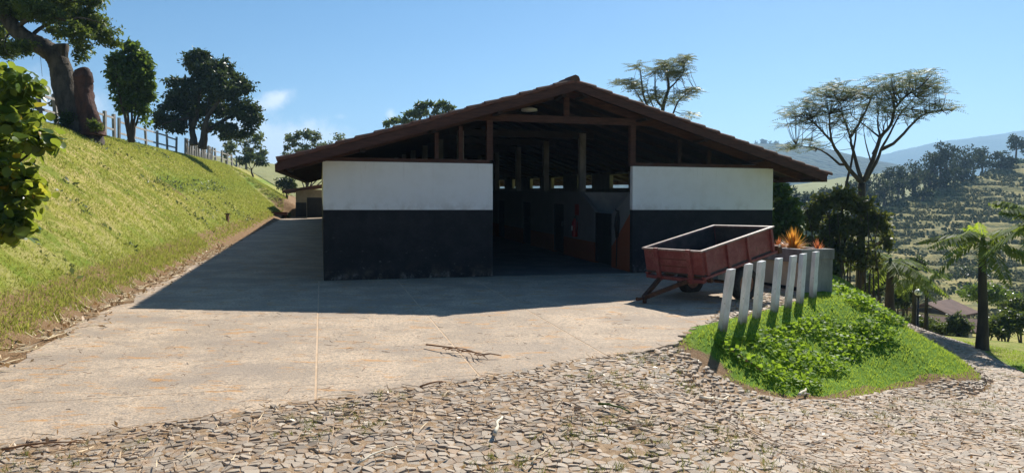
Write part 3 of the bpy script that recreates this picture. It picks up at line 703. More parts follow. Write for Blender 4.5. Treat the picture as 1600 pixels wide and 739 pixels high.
# ---------------------------------------------------------------- whitewashed posts at the pad edge
m=NT('whitewashed_post'); n=m.noise(6,6,.75,m.coord('Object',(1,1,.35))); x=m.xyz(); c=m.mix(m.rng(n,.3,.6),(.62,.61,.59),(.82,.815,.80)); c=m.mix(m.rng(m.noise(16,5,.8),.6,.68),c,(.34,.32,.29)); c=m.mix(m.math('MULTIPLY',m.rng(x[2],.0,.26,1,0),m.rng(n,.3,.6)),c,(.26,.21,.14)); POSTW=m.surf(c,.85,m.noise(20,5,.75),.5,.006)
posts=[(2.93,9.84),(3.36,10.32),(3.72,10.76),(4.22,11.38),(4.60,11.80),(4.98,12.25),(5.50,12.95)]
words=['nearest the road, first of the row of seven','second from the road in the row of seven','third from the road, in front of the trailer wheel side','in the middle of the row of seven','fifth from the road, in front of the cream wall','sixth from the road, before the planter corner','beside the planter, last of seven']
rs=random.Random(4)
def post_mesh(h,w):
    b=MB(); n=6; P=[]
    for k in range(n+1):
        z=-.3+(h+.3)*k/n; ww=w*(1-.06*k/n)
        top=1 if k==n else 0
        for i,j in ((-1,-1),(1,-1),(1,1),(-1,1)): b.v.append((i*ww/2+rs.uniform(-.003,.003),j*ww/2+rs.uniform(-.003,.003),z+top*(i*.012+rs.uniform(-.006,.006))))
    for k in range(n):
        for a in range(4): c=(a+1)%4; b.f.append((k*4+a,k*4+c,k*4+4+c,k*4+4+a))
    b.f.append((n*4,n*4+1,n*4+2,n*4+3)); return b
for k,((x,y),wd) in enumerate(zip(posts,words)):
    z=float(H(x,y)); o=post_mesh(.86+rs.uniform(-.02,.02),.098).obj('concrete_post',POSTW,bevel=.006); o.location=(x,y,z)
    o.rotation_euler=(math.radians(rs.uniform(-2,2)),math.radians([8,6.5,4.5,7.5,6,7,5][k]),math.radians(rs.uniform(5,35)))
    tag(o,'leaning whitewashed post '+wd,'post','white posts along the edge of the yard')
# ---------------------------------------------------------------- planter
PLC=simple('planter_concrete',(.16,.155,.15),(.30,.29,.27),4,.9,.4,.006,stretch=(1,1,.4))
pl=tag(empty('planter',(5.56,13.62,-.12),math.atan2(.3,.954)),'long concrete planter with grey coping over a cream base behind the posts','planter')
PB,PA=.74,2.5
b=MB(); b.box((.0,.003,-.15),(PB,.10,.66)); b.obj('end_wall',PLC,pl,bevel=.006)
b=MB(); b.box((.05,.103,-.15),(.14,PA,.60)); b.obj('side_wall',CREAM,pl); b=MB(); b.box((PB-.14,.103,-.15),(PB-.05,PA,.60)); b.obj('side_wall',CREAM,pl)
b=MB(); b.box((.05,PA+.002,-.15),(PB-.05,PA+.1,.6)); b.obj('end_wall',CREAM,pl)
b=MB(); b.box((-.02,-.02,.662),(PB+.02,.10,.86)); b.obj('coping',PLC,pl,bevel=.008)
b=MB(); b.box((-.02,.103,.602),(.14,PA+.12,.86)); b.obj('coping',PLC,pl,bevel=.008); b=MB(); b.box((PB-.14,.103,.602),(PB+.02,PA+.12,.86)); b.obj('coping',PLC,pl,bevel=.008)
b=MB(); b.box((.03,.0,-.15),(.049,PA,.12)); b.obj('skirt',IRON,pl)
b=MB(); b.box((.142,.104,.5),(PB-.142,PA-.002,.78)); b.obj('soil',simple('soil',(.05,.03,.02),(.1,.06,.04),9,.95,.6),pl)
# extra low cream block between the planter and the stable
lw=tag(empty('low_wall',(4.62,15.55,-.1),math.radians(12)),'low cream wall with grey cap between the planter and the stable','wall')
b=MB(); b.box((0,0,-.2),(1.2,.2,.62)); b.obj('wall',CREAM,lw); b=MB(); b.box((-.05,-.06,.622),(1.25,.26,.80)); b.obj('coping',PLC,lw)
BROM=leafmat('bromeliad_leaf',(.45,.14,.035),(.62,.38,.06),(.9,.45,.06),.45,.4)
BROMR=leafmat('bromeliad_red_leaf',(.36,.10,.04),(.55,.24,.07),(.8,.25,.1),.4,.4)
def rosette(name,loc,mat,n,L,label,seed,el0=.25):
    r=random.Random(seed); b=MB()
    for k in range(n):
        a=r.uniform(0,6.283); e=r.uniform(el0,1.45); l=L*r.uniform(.7,1.1); w=.016*L/.35
        d=Vector((math.cos(a)*math.cos(e),math.sin(a)*math.cos(e),math.sin(e))); sd_=Vector((-math.sin(a),math.cos(a),0))
        p0=Vector((0,0,0)); pts=[]
        for q in range(4):
            f=q/3; p=p0+d*l*f+Vector((0,0,-.22*l*f*f*math.cos(e))); ww=w*(1-f)**.7 if q<3 else 0
            pts.append((p-sd_*ww,p+sd_*ww+Vector((0,0,.0))))
        base=len(b.v)
        for a_,c_ in pts[:-1]: b.v+=[tuple(a_),tuple(c_)]
        b.v.append(tuple(pts[-1][0]))
        b.f+=[(base,base+1,base+3,base+2),(base+2,base+3,base+5,base+4),(base+4,base+5,base+6)]
    o=b.obj(name,mat,None,loc=loc); return tag(o,label,'plant')
def plloc(x,y,z): 
    a=math.atan2(.3,.954); return (5.56+x*math.cos(a)-y*math.sin(a),13.62+x*math.sin(a)+y*math.cos(a),-.12+z)
rosette('bromeliad',plloc(.42,.75,.78),BROM,150,.50,'spiky orange and yellow bromeliad in the planter','a',.3)
rosette('bromeliad',plloc(.22,.95,.78),BROMR,60,.30,'smaller red bromeliad at the left of the orange one in the planter','b',.2)
rosette('bromeliad',plloc(.62,.28,.78),BROMR,55,.30,'orange bromeliad drooping over the right edge of the planter','c',-.3)
# ---------------------------------------------------------------- small things
stk=tag(empty('stake',(-11.73,29.3,float(H(-11.73,29.3)))),'short brown wooden stake standing alone on the grass bank','stake')
b=MB(); b.box((-.055,-.05,-.1),(.055,.05,.30)); b.obj('shaft',simple('stake_wood',(.20,.10,.05),(.30,.16,.09),9),stk,bevel=.008); b=MB(); b.box((-.10,-.055,.301),(.10,.055,.345)); b.obj('cap',WOOD,stk)
STRAW=simple('dry_straw',(.50,.38,.22),(.68,.56,.36),12,.8,.2); TWIG=simple('dry_twig',(.20,.10,.05),(.34,.19,.10),12,.9,.3); HUSK=simple('pale_husk',(.62,.53,.38),(.78,.70,.55),12,.8,.2)
def hitg(px,py):
    d=at(px,py,1.0); Y=np.linspace(3,40,8000); z=H(d[0]*Y,Y); i=int(np.argmax(EYE+(d[2]-EYE)*Y<z)); return Vector((d[0]*Y[i],Y[i],float(z[i])))
def litter(name,p0,p1,r,mat,label,cat,seed,side=0,flat=False):
    rr=random.Random(seed); a,b_=hitg(*p0),hitg(*p1); mb=MB(); path=[]
    for k in range(7):
        f=k/6; p=a.lerp(b_,f)+Vector((rr.uniform(-1,1),rr.uniform(-1,1),0))*(b_-a).length*.03; path.append((p.x,p.y,float(H(p.x,p.y))+r*1.1+.03+.02*math.sin(f*3.1),r*(1-.6*f)))
    mb.tube(path,6)
    for s in range(side):
        f=rr.uniform(.2,.95); p=a.lerp(b_,f); d=(b_-a).normalized(); ang=rr.choice((-1,1))*rr.uniform(.3,.8); q=Vector((d.x*math.cos(ang)-d.y*math.sin(ang),d.x*math.sin(ang)+d.y*math.cos(ang),0))*(b_-a).length*rr.uniform(.12,.3)
        z=float(H(p.x,p.y))+.035; mb.tube([(p.x,p.y,z,r*.6),(p.x+q.x*.5,p.y+q.y*.5,z+.02,r*.5),(p.x+q.x,p.y+q.y,z,r*.25)],5)
    return tag(mb.obj(name,mat,smooth=True),label,cat)
litter('fallen_branch',(668,544),(756,561),.011,TWIG,'dry brown palm sprig lying on the concrete yard','branch',1,14)
litter('fallen_twig',(655,612),(697,603),.013,TWIG,'dark twig at the edge between yard and cobbles','twig',2,1)
litter('fallen_leaf',(774,688),(783,660),.017,HUSK,'pale upright dry leaf among the cobbles','leaf',3)
litter('straw_stalk',(560,733),(622,706),.010,HUSK,'pale straw stem lying on the cobbles near the camera','stem',4,2)
litter('fallen_leaf',(935,639),(985,652),.013,simple('green_leaf_litter',(.06,.11,.02),(.12,.16,.03),9),'long green leaf on the cobbled road','leaf',5)
litter('straw_stalk',(0,712),(130,700),.011,TWIG,'brown dry stem along the cobbles at the lower left','stem',6,3)
litter('straw_stalk',(1095,628),(1140,627),.014,HUSK,'pale stick on the cobbles below the grass mound','stem',7)
litter('fallen_leaf',(1250,625),(1262,612),.02,HUSK,'bleached leaf at the foot of the grass mound','leaf',8,2)
litter('straw_stalk',(830,735),(862,706),.008,STRAW,'thin straw stem on the cobbles right of the pale leaf','stem',9,1)
litter('fallen_twig',(1130,545),(1195,588),.014,TWIG,'bent dry branch on the grass below the posts','twig',11,2)
# lamp on the lower road
gl=tag(empty('garden_lamp',(14.35,25.0,float(H(14.35,25.0)))),'black garden lamp with a white globe beside the lower road','lamp')
hz=float(at(1440,457,25)[2]-H(14.35,25.0))
b=MB(); b.tube([(0,0,0,.09),(0,0,.12,.07),(0,0,.14,.04),(0,0,hz-.16,.03)],10); b.obj('pole',IRON,gl,True)
b=MB(); b.tube([(0,0,hz-.16,.05),(0,0,hz-.12,.09),(0,0,hz-.10,.06)],10); b.obj('fitting',IRON,gl,True)
b=MB(); b.tube([(0,0,hz+.12*math.sin(a),max(.003,.125*math.cos(a))) for a in np.linspace(-1.4,1.57,8)],14); b.obj('globe',simple('opal_globe',(.8,.8,.78),(.86,.86,.84),3,.3,.02),gl,True)
# low houses in the valley
def house(px,py,Yd,w,d,hh,rzd,label):
    p=at(px,py,Yd); o=tag(empty('farm_house',(p[0],p[1],p[2]-hh-1.0),math.radians(rzd)),label,'house','low houses in the valley')
    b=MB(); b.box((-w/2,-d/2,-2.5),(w/2,d/2,hh)); wa=b.obj('wall',CREAM,o)
    b=MB(); e=.5; rh=d*.22
    b.prism([(-d/2-e,hh-.1),(0,hh+rh),(0,hh+rh+.12),(-d/2-e,hh+.02)],'x',-w/2-e,w/2+e); b.obj('roof',ROOFB,o)
    b=MB(); b.prism([(.003,hh+rh),(d/2+e,hh-.1),(d/2+e,hh+.02),(.003,hh+rh+.12)],'x',-w/2-e,w/2+e); b.obj('roof',ROOFB,o)
    b=MB(); b.box((-.45,-d/2-.05,-.1),(.45,-d/2-.002,1.9)); b.obj('door',WOOD,o)
    for k in (-w*.3,w*.3):
        b=MB(); b.box((k-.5,-d/2-.05,.8),(k+.5,-d/2-.002,1.7)); b.obj('window',IRON,o)
ROOFB=simple('brown_roof',(.10,.055,.042),(.17,.095,.07),1.2,.9,.4)
house(1466,468,60,3.6,3.6,1.8,35,'far brown roofed house beyond the garden lamp')
house(1482,487,48,2.6,2.4,1.5,-38,'nearer low house with reddish brown roof left of the palm')
# ---------------------------------------------------------------- vegetation
def rndunit(n,rng):
    v=rng.normal(size=(n,3)); return v/np.linalg.norm(v,axis=1,keepdims=True)
def leaf_quads(P,L,asp,rng,droop=.2,up=.25,D=None):
    n=len(P); d=rndunit(n,rng) if D is None else D; d[:,2]-=droop; d/=np.linalg.norm(d,axis=1,keepdims=True)+1e-9
    nr=rndunit(n,rng); nr[:,2]+=up; s=np.cross(d,nr); s/=np.linalg.norm(s,axis=1,keepdims=True)+1e-9
    Ls=(L*rng.uniform(.6,1.25,n))[:,None]; mid=P+d*Ls*.45; fold=np.cross(s,d)*Ls*.06
    V=np.stack([P,mid+s*Ls*asp*.5+fold,P+d*Ls,mid-s*Ls*asp*.5+fold],1).reshape(-1,3)
    F=np.arange(n*4).reshape(n,4); return V,F
def clump_pts(clumps,n,rng,sub=14,inner=.45,spread=.26,flat=1.0):
    """clumps: (x,y,z,rx,ry,rz[,weight])"""
    w=np.array([(c[3]*c[4]*c[5])**(2/3)*(c[6] if len(c)>6 else 1) for c in clumps]); w/=w.sum(); out=[]
    for c,k in zip(clumps,rng.multinomial(n,w)):
        if k==0: continue
        ns=max(5,int(sub)); sc_=rndunit(ns,rng)*rng.uniform(inner,1,(ns,1)); r=np.array(c[3:6]); ce=np.array(c[:3])
        idx=rng.integers(0,ns,k); loc=sc_[idx]+rng.normal(size=(k,3))*spread*np.array([1,1,.75*flat])
        out.append(ce+loc*r)
    return np.concatenate(out)
def crown(name,mat,parent,clumps,n,L,asp,rng,**kw):
    lk={k:kw.pop(k) for k in ('droop','up') if k in kw}
    P=clump_pts(clumps,n,rng,**kw); V,F=leaf_quads(P,L,asp,rng,**lk); return link(name,npmesh(name,V,F),mat,parent)
def pinnate(bases,dirs,L,droop,pairs,ll,lw,rng,hang=.3,stem=.006):
    """compound leaves: arching rachis with thin leaflets on both sides. bases,dirs (N,3), L (N,)"""
    n=len(bases); f=np.linspace(.12,1,pairs); up=np.array([0,0,1.])
    side=np.cross(dirs,up); side/=np.linalg.norm(side,axis=1,keepdims=True)+1e-6
    pos=lambda ff: bases[:,None,:]+dirs[:,None,:]*(L[:,None]*ff[None])[...,None]-up*((L[:,None]*droop)*(ff[None]**2))[...,None]
    R=pos(f); tang=dirs[:,None,:]-up*(2*droop*f)[None,:,None]; tang=tang/np.linalg.norm(tang,axis=2,keepdims=True)
    Vs=[];Fs=[];c=0
    prof=(np.sin(np.pi*np.clip(f*.85+.12,0,1))**.6)
    for sg in (-1,1):
        d=side[:,None,:]*sg*.85+tang*.45-up*hang+rng.normal(size=R.shape)*.08; d/=np.linalg.norm(d,axis=2,keepdims=True)
        l=(ll*prof)[None,:,None]*L.mean()**0; mid=R+d*l*.45; w=tang*lw*.5
        V=np.stack([R,mid+w,R+d*l,mid-w],2).reshape(-1,3); Vs.append(V); Fs.append(np.arange(len(V)).reshape(-1,4)+c); c+=len(V)
    g=np.linspace(0,1,6); Q=pos(g); wv=side[:,None,:]*(stem*(1-.7*g))[None,:,None]; hv=up*stem*.6
    V=np.stack([Q-wv,Q+wv],2).reshape(-1,3); k=np.arange(n)[:,None]*12+np.arange(5)[None]*2+c
    Fs.append(np.stack([k,k+1,k+3,k+2],-1).reshape(-1,4)); Vs.append(V)
    return np.concatenate(Vs),np.concatenate(Fs)
def pc(px,py,Yd,rx,rz,ry=None,w=1):
    """clump seen at pixel (px,py) at depth Yd with pixel radii"""
    p=at(px,py,Yd); k=Yd/1110; return (p[0],p[1],p[2],rx*k,(ry if ry is not None else rx*.8)*k,rz*k,w)
def limb(pts,Yd,r0,r1,dy=0,curve=0):
    out=[]; n=len(pts)
    for i,(px,py) in enumerate(pts):
        f=i/(n-1); p=at(px,py,Yd+dy*f); out.append((p[0],p[1],p[2],r0+(r1-r0)*f**.8))
    return out
def smoothpath(path,k=3,jit=0,seed=0):
    r=random.Random(seed); out=[]
    P=[np.array(p) for p in path]
    for i in range(len(P)-1):
        p0=P[max(i-1,0)];p1=P[i];p2=P[i+1];p3=P[min(i+2,len(P)-1)]
        for j in range(k):
            t=j/k; q=.5*((2*p1)+(-p0+p2)*t+(2*p0-5*p1+4*p2-p3)*t*t+(-p0+3*p1-3*p2+p3)*t**3)
            q[3]=max(q[3],.004); q[:3]+=[r.uniform(-jit,jit) for _ in range(3)]; out.append(tuple(q))
    return out+[tuple(P[-1])]
BARK=simple('grey_bark',(.035,.028,.022),(.13,.105,.08),4,.9,1,.07,stretch=(1,1,.35)); DBARK=simple('dark_bark',(.045,.035,.028),(.10,.08,.06),4,.9,.8,.03,stretch=(1,1,.35))
PALEB=simple('pale_bark',(.16,.14,.11),(.30,.26,.21),5,.9,.6,.02,stretch=(1,1,.4)); REDB=simple('dead_red_bark',(.035,.02,.016),(.12,.055,.038),4,.9,1,.05,stretch=(1,1,.3))
LF_OLD=leafmat('old_tree_leaf',(.04,.07,.013),(.095,.14,.026),(.23,.29,.045),.42)
LF_BROAD=leafmat('broad_leaf',(.03,.065,.015),(.09,.15,.026),(.24,.34,.04),.38,.35)
LF_DARK=leafmat('dark_leaf',(.018,.036,.012),(.05,.075,.02),(.11,.15,.03),.3,.45)
LF_GREY=leafmat('feather_leaf',(.08,.11,.045),(.19,.22,.10),(.25,.29,.11),.35,.6,.15)
LF_PALE=leafmat('pale_leaf',(.05,.075,.025),(.10,.13,.05),(.2,.24,.08),.4)
LF_BUSH=leafmat('bush_leaf',(.03,.05,.014),(.075,.11,.025),(.2,.26,.035),.35,.4)
LF_OLIVE=leafmat('olive_leaf',(.04,.055,.015),(.095,.115,.03),(.22,.24,.04),.42,.5,.2)
LF_FAR=leafmat('hill_leaf',(.018,.030,.012),(.045,.062,.022),(.08,.1,.03),.25,.7,.1)
LF_LUSH=leafmat('creeper_leaf',(.08,.18,.015),(.20,.33,.03),(.42,.58,.04),.45,.55,.12)
LF_SHRUB=leafmat('heart_leaf',(.035,.085,.015),(.10,.17,.025),(.36,.42,.04),.5,.32,.4,yellow=((.52,.34,.03),.93))
PALM=leafmat('palm_leaf',(.04,.09,.014),(.13,.20,.03),(.32,.38,.05),.42,.6,.15); PALMY=leafmat('young_and_lit_palm_leaf',(.16,.26,.02),(.28,.38,.03),(.5,.62,.04),.5,.6,.15)
def tree_root(name,px,py,Yd,label,cat='tree',group=None,ground_=True):
    p=at(px,py,Yd); z=float(H(p[0],p[1])) if ground_ else p[2]
    return tag(empty(name,(p[0],p[1],z)),label,cat,group)
def child(parent,me_o):
    me_o.parent=parent; me_o.matrix_parent_inverse=Matrix.Translation(-parent.location); return me_o
rng=np.random.default_rng(11)
# --- old leaning tree on the crest, upper left
Y0=25
r=tree_root('leaning_tree',118,200,Y0,'big old leaning tree with a thick bent trunk on top of the grass bank')
z=lambda x,y:(x/3.358,y/3.358)
b=MB()
main=[(128,205),(118,178),z(345,470),z(320,360),z(285,290),z(225,250),z(150,210),z(80,155),z(30,90),(-25,-5),(-60,-60)]
pth=limb(main,Y0,.50,.18); pth[0]=pth[0][:3]+(.62,); pth[1]=pth[1][:3]+(.50,); pth[2]=pth[2][:3]+(.42,); pth[3]=pth[3][:3]+(.36,); pth[4]=pth[4][:3]+(.33,)
b.tube(smoothpath([(pth[0][0],pth[0][1],pth[0][2]-.7,.75)]+pth,9,.004,1),18,.06)
b.tube(smoothpath(limb([z(305,330),z(318,270),z(322,232)],Y0,.30,.22),3,.01,2),9,.08)
for pts,r0,dy in (([z(80,155),z(150,100),z(250,80),z(340,110),z(430,95),z(520,120)],.10,-1.5),([z(150,210),z(210,150),z(300,120),z(400,150),z(480,190)],.08,1.2),([z(30,90),z(120,20),z(260,-20),z(420,20),z(560,40)],.09,.5),
    ([z(150,100),z(200,30),z(330,10)],.05,1),([z(400,150),z(470,170),z(560,220),z(600,240)],.035,.5),([z(80,155),z(30,200),z(30,260),z(60,300)],.04,-1),([z(300,120),z(360,170),z(420,230),z(440,290)],.03,.4),([z(30,90),z(0,140),z(-40,200)],.06,1)):
    b.tube(smoothpath(limb(pts,Y0,r0,.012,dy),3,.02,3),6)
child(r,b.obj('trunk',BARK,None,True))
b=MB(); b.tube(smoothpath([(*at(142,212,Y0-.3),.44),(*at(140,190,Y0-.3),.36),(*at(134,165,Y0-.3),.32),(*at(131,140,Y0-.3),.30),(*at(131,120,Y0-.3),.30),(*at(128,108,Y0-.3),.22)],8,.004,4),17,.12)
child(r,b.obj('dead_trunk',REDB,None,True))
b=MB(); p=at(62,75,Y0); q=at(66,120,Y0); b.tube([(*p,.008),(*q,.006)],4); child(r,b.obj('hanging_vine',DBARK,None))
cl=[pc(*z(60,40),Y0,33,20),pc(*z(200,50),Y0-1,33,20),pc(*z(330,60),Y0+.5,33,19),pc(*z(450,90),Y0,30,18),pc(*z(540,165),Y0,24,14),pc(*z(575,225),Y0,18,7,None,.7),pc(*z(400,175),Y0-1,24,14),pc(*z(300,170),Y0+1,20,10,None,.8),pc(*z(430,290),Y0,14,14,None,.45),pc(*z(100,240),Y0-1,22,13,None,.6),pc(*z(30,270),Y0,18,15,None,.9),pc(*z(490,15),Y0,20,9),pc(*z(200,-60),Y0,85,24),pc(*z(-60,-10),Y0,40,40),pc(*z(430,235),Y0,18,14,None,.5),pc(*z(-20,170),Y0,20,25)]
child(r,crown('crown',LF_OLD,None,cl,30000,.15,.42,rng,sub=26,inner=.3,spread=.2,up=.5))
b=MB()
child(r,crown('undergrowth',LF_BUSH,None,[pc(100,186,Y0-.6,14,10),pc(150,196,Y0-.7,12,8),pc(86,160,Y0+1,8,9)],1200,.12,.5,rng))
# --- dense broad leaved tree
Y0=30.5
r=tree_root('broadleaf_tree',205,216,Y0,'narrow dense broad leaved tree with several stems beside the leaning tree')
b=MB()
for k,(x1,y1,x2) in enumerate(((195,185,185),(200,180,195),(206,178,205),(211,182,216),(214,190,226),(199,195,190))):
    b.tube(smoothpath(limb([(203+k*1.2,222),(203+(x1-203)*.6,200),(x1,y1),(x2,140),(x2+(x2-205)*.3,100)],Y0,.075,.02,(k-2)*.25),3,.01,k),6)
child(r,b.obj('trunk',DBARK,None,True))
z=lambda x,y:(x/3.358,y/3.358)
cl=[pc(*z(690,245),Y0,15,10),pc(*z(650,320),Y0,22,16),pc(*z(730,320),Y0,20,15),pc(*z(605,370),Y0,12,15,None,.8),pc(*z(780,370),Y0,10,16,None,.8),pc(*z(690,400),Y0,30,24),pc(*z(650,480),Y0,20,18),pc(*z(730,480),Y0,22,18),pc(*z(690,550),Y0,18,14,None,.7),pc(*z(770,440),Y0,12,16),pc(*z(745,580),Y0,12,12,None,.35),pc(*z(760,640),Y0,8,10,None,.2),pc(*z(640,560),Y0,12,10,None,.3)]
child(r,crown('crown',LF_BROAD,None,cl,9000,.20,.6,rng,sub=22,inner=.5,spread=.2,droop=.5))
# --- big dark tree on the crest
Y0=46
r=tree_root('round_tree',305,228,Y0,'wide dark round tree with two trunks on the crest behind the fence')
b=MB()
z=lambda x,y:(x/3.08,y/3.08)
for pts,r0 in (([z(935,700),z(928,640),z(915,570),z(880,500),z(830,450)],.27),([z(925,620),z(950,540),z(960,440),z(965,330)],.2),([z(975,715),z(985,640),z(1000,560),z(1060,480),z(1110,400)],.30),([z(985,640),z(1060,590),z(1150,540),z(1200,520)],.18),([z(1000,560),z(1010,450),z(1000,330)],.16),([z(915,570),z(840,580),z(780,600)],.1)):
    b.tube(smoothpath(limb(pts,Y0,r0,.04,random.uniform(-1,1)),3,.03,1),7)
child(r,b.obj('trunk',DBARK,None,True))
cl=[pc(*z(960,275),Y0,20,13),pc(*z(920,310),Y0,14,10,None,.8),pc(*z(1010,340),Y0,28,18),pc(*z(1090,330),Y0,16,14),pc(*z(1060,410),Y0-1,30,26),pc(*z(950,430),Y0,30,24),pc(*z(1140,440),Y0,26,26),pc(*z(830,395),Y0,16,8,None,.7),pc(*z(850,470),Y0,22,14),pc(*z(820,540),Y0,28,17),pc(*z(775,590),Y0,14,9,None,.7),pc(*z(1180,540),Y0,24,22),pc(*z(1215,590),Y0,14,14,None,.7),pc(*z(1020,540),Y0+1,38,24),pc(*z(1110,630),Y0,26,12),pc(*z(850,610),Y0,18,10),pc(*z(1190,640),Y0,14,8,None,.5)]
child(r,crown('crown',LF_DARK,None,cl,20000,.27,.5,rng,sub=18,inner=.4,spread=.2,up=.6))
# --- generic tree from pixel clumps
def gen_tree(name,px,pbase,Yd,clumps,n,L,mat,bark,r0,label,group=None,asp=.5,fork=.45,cat='tree',**kw):
    r=tree_root(name,px,pbase,Yd,label,cat,group); bx,by,bz=r.location
    cs=[pc(c[0],c[1],Yd+(c[4] if len(c)>4 else 0),c[2],c[3],None,(c[5] if len(c)>5 else 1)) for c in clumps]
    topz=max(c[2] for c in cs); fz=bz+(topz-bz)*fork; mx=sum(c[0] for c in cs)/len(cs)
    fx=bx+(mx-bx)*.4; b=MB(); rr=random.Random(len(label)+int(px))
    b.tube(smoothpath([(bx,by,bz-.5,r0*1.25),(bx,by,bz+.1,r0*1.05),(bx+(fx-bx)*.5+rr.uniform(-.1,.1),by,bz+(fz-bz)*.5,r0*.9),(fx,by,fz,r0*.75)],3,0),8,.04)
    for c in cs:
        e=Vector(c[:3]); s=Vector((fx,by,fz-rr.uniform(0,.25)*(fz-bz))); m=s.lerp(e,.5)+Vector((0,0,-.08*(e-s).length))+Vector((rr.uniform(-.1,.1),rr.uniform(-.1,.1),0))*(e-s).length
        b.tube(smoothpath([(*s,r0*.5),(*m,r0*.3),(*e,r0*.08)],3,0),5)
        for q in range(2):
            d=Vector((rr.uniform(-1,1)*c[3],rr.uniform(-1,1)*c[4],rr.uniform(-.6,1)*c[5]))*.8; b.tube([(*m,r0*.2),(*(e.lerp(m,.3)+d*.4),r0*.12),(*(e+d),r0*.04)],4)
    child(r,b.obj('trunk',bark,None,True)); child(r,crown('crown',mat,None,cs,n,L,asp,rng,**kw)); return r
gen_tree('thin_tree',385,270,74,[(372,212,12,9),(385,228,14,9),(402,220,14,12),(395,245,16,8),(412,240,8,8),(362,232,8,7)],1100,.42,LF_PALE,PALEB,.13,'thin pale tree beside the fence left of the roof corner',sub=8,spread=.22)
gen_tree('thin_tree',358,262,80,[(352,215,7,5),(360,228,8,8),(352,242,6,6)],420,.4,LF_PALE,PALEB,.1,'small thin sapling tree right of the big round tree',sub=7)
gen_tree('sparse_tree',470,262,78,[(455,215,14,10),(475,208,14,8),(490,214,14,9),(448,236,10,8),(470,232,20,9),(500,228,12,7,0,.6),(530,214,12,6,0,.45),(520,226,12,6,0,.4),(545,222,6,4,0,.4)],2000,.36,LF_PALE,BARK,.16,'sparse tree with airy leaves just above the left roof slope',sub=9,spread=.2)
gen_tree('roadside_tree',395,262,62,[(388,246,10,7),(404,252,12,7),(378,252,8,6)],700,.3,LF_DARK,DBARK,.08,'low dark shrubby tree by the far fence',sub=8)
gen_tree('bushy_tree',660,330,72,[(655,172,16,9),(645,183,18,8),(625,190,16,6),(668,165,8,7),(690,165,12,8),(700,174,12,8),(684,178,10,8),(607,195,10,4)],2300,.38,LF_BUSH,DBARK,.2,'green tree whose top shows above the left half of the roof',sub=8,spread=.2)
# --- feathery trees: forked grey tree at right, and one behind the roof
def feathery(name,base,Yd,limbs,blobs,mat,bark,L,label,seed,n_leaf=5,pairs=7,ll=.12,lw=.042):
    r=tree_root(name,*base,Yd,label); b=MB(); rg=np.random.default_rng(seed); ends=[]
    for pts,r0,r1,dy in limbs:
        pth=limb(pts,Yd,r0,r1,dy); b.tube(smoothpath(pth,3,.01,seed),7); ends+=[np.array(p[:3]) for p in smoothpath(pth,3)[1:]]
    E_=np.array(ends); B=[];D=[];LL=[]
    for (px,py,rx,rz_,k,dy) in blobs:
        for _ in range(int(k*1.3)):
            a=rg.uniform(0,6.283); q=math.sqrt(rg.uniform(0,1)); p=np.array(at(px+rx*q*math.cos(a),py+rz_*q*math.sin(a),Yd+rg.uniform(-1.6,1.6)+dy))
            j=int(np.argmin(np.linalg.norm(E_-p-np.array([0,0,-.3]),axis=1))); s=E_[j]
            m=(s+p)/2+np.array([0,0,-.1])*np.linalg.norm(p-s); b.tube([(*s,.014),(*m,.011),(*p,.006)],3,0,False)
            nl=rg.integers(n_leaf-2,n_leaf+2)
            for i in range(nl):
                az=6.283*i/nl+rg.uniform(-.4,.4); el=rg.uniform(-.05,.55); B.append(p); D.append((math.cos(az)*math.cos(el),math.sin(az)*math.cos(el),math.sin(el))); LL.append(L*rg.uniform(.7,1.2))
    child(r,b.obj('trunk',bark,None,True))
    V,F_=pinnate(np.array(B),np.array(D),np.array(LL),.28,pairs,ll,lw,rg,hang=.12); child(r,link('crown',npmesh('crown',V,F_),mat)); return r
z=lambda x,y:(1190+x/3.694,100+y/3.694)
T=lambda *p:[z(*q) for q in p]
lm=[([(1345,475),(1345,440),(1346,380),(1346,320),z(578,690)],.15,.125,0),
 (T((578,690),(500,600),(440,510),(405,450),(395,380),(390,290)),.085,.022,-1),(T((405,450),(370,410),(300,340),(230,290)),.05,.015,-1.5),(T((480,580),(450,578),(380,520),(320,490),(200,470)),.06,.012,.8),
 (T((577,680),(545,560),(520,470),(510,420),(470,300),(450,200)),.075,.016,.6),(T((510,425),(560,350),(620,230),(645,160)),.06,.015,1.2),
 (T((588,680),(640,560),(685,430),(745,350),(770,260),(830,190),(920,130),(985,60)),.09,.016,-.5),(T((685,430),(640,390),(575,340),(520,300)),.04,.012,.8),(T((685,430),(670,330),(680,240)),.04,.015,.6),
 (T((600,670),(660,570),(690,495),(740,400),(800,290),(890,190)),.075,.016,1),(T((690,495),(760,460),(850,370),(920,300),(1000,275),(1110,262)),.07,.012,-.8),(T((770,260),(760,180),(780,110)),.04,.012,.4),
 (T((490,760),(490,690),(525,540),(545,400)),.06,.03,1.0),(T((640,600),(600,450),(590,390)),.03,.01,.7),(T((450,230),(420,160),(460,110)),.025,.01,.2),(T((640,520),(700,400),(720,330),(860,260)),.035,.01,1.3)]
bl=[(*z(225,290),26,18,22,0),(*z(330,235),28,26,34,0),(*z(450,165),30,22,34,0),(*z(560,190),22,22,22,0),(*z(700,150),30,24,38,0),(*z(790,125),24,18,26,0),(*z(930,95),28,18,34,0),(*z(985,165),22,18,22,0),(*z(1050,255),22,9,14,-.6),(*z(890,255),26,15,20,0),(*z(650,240),24,16,16,0),(*z(480,320),36,14,16,0),(*z(240,465),28,10,18,.6),(*z(160,480),14,8,7,.6),(*z(760,300),40,14,12,0),(*z(330,330),30,14,14,0),(*z(540,370),26,12,8,0),(*z(150,320),10,14,8,0)]
feathery('forked_tree',(1345,455),25,lm,bl,LF_GREY,DBARK,.50,'tall forked tree with flat feathery grey green crown right of the stable',5)
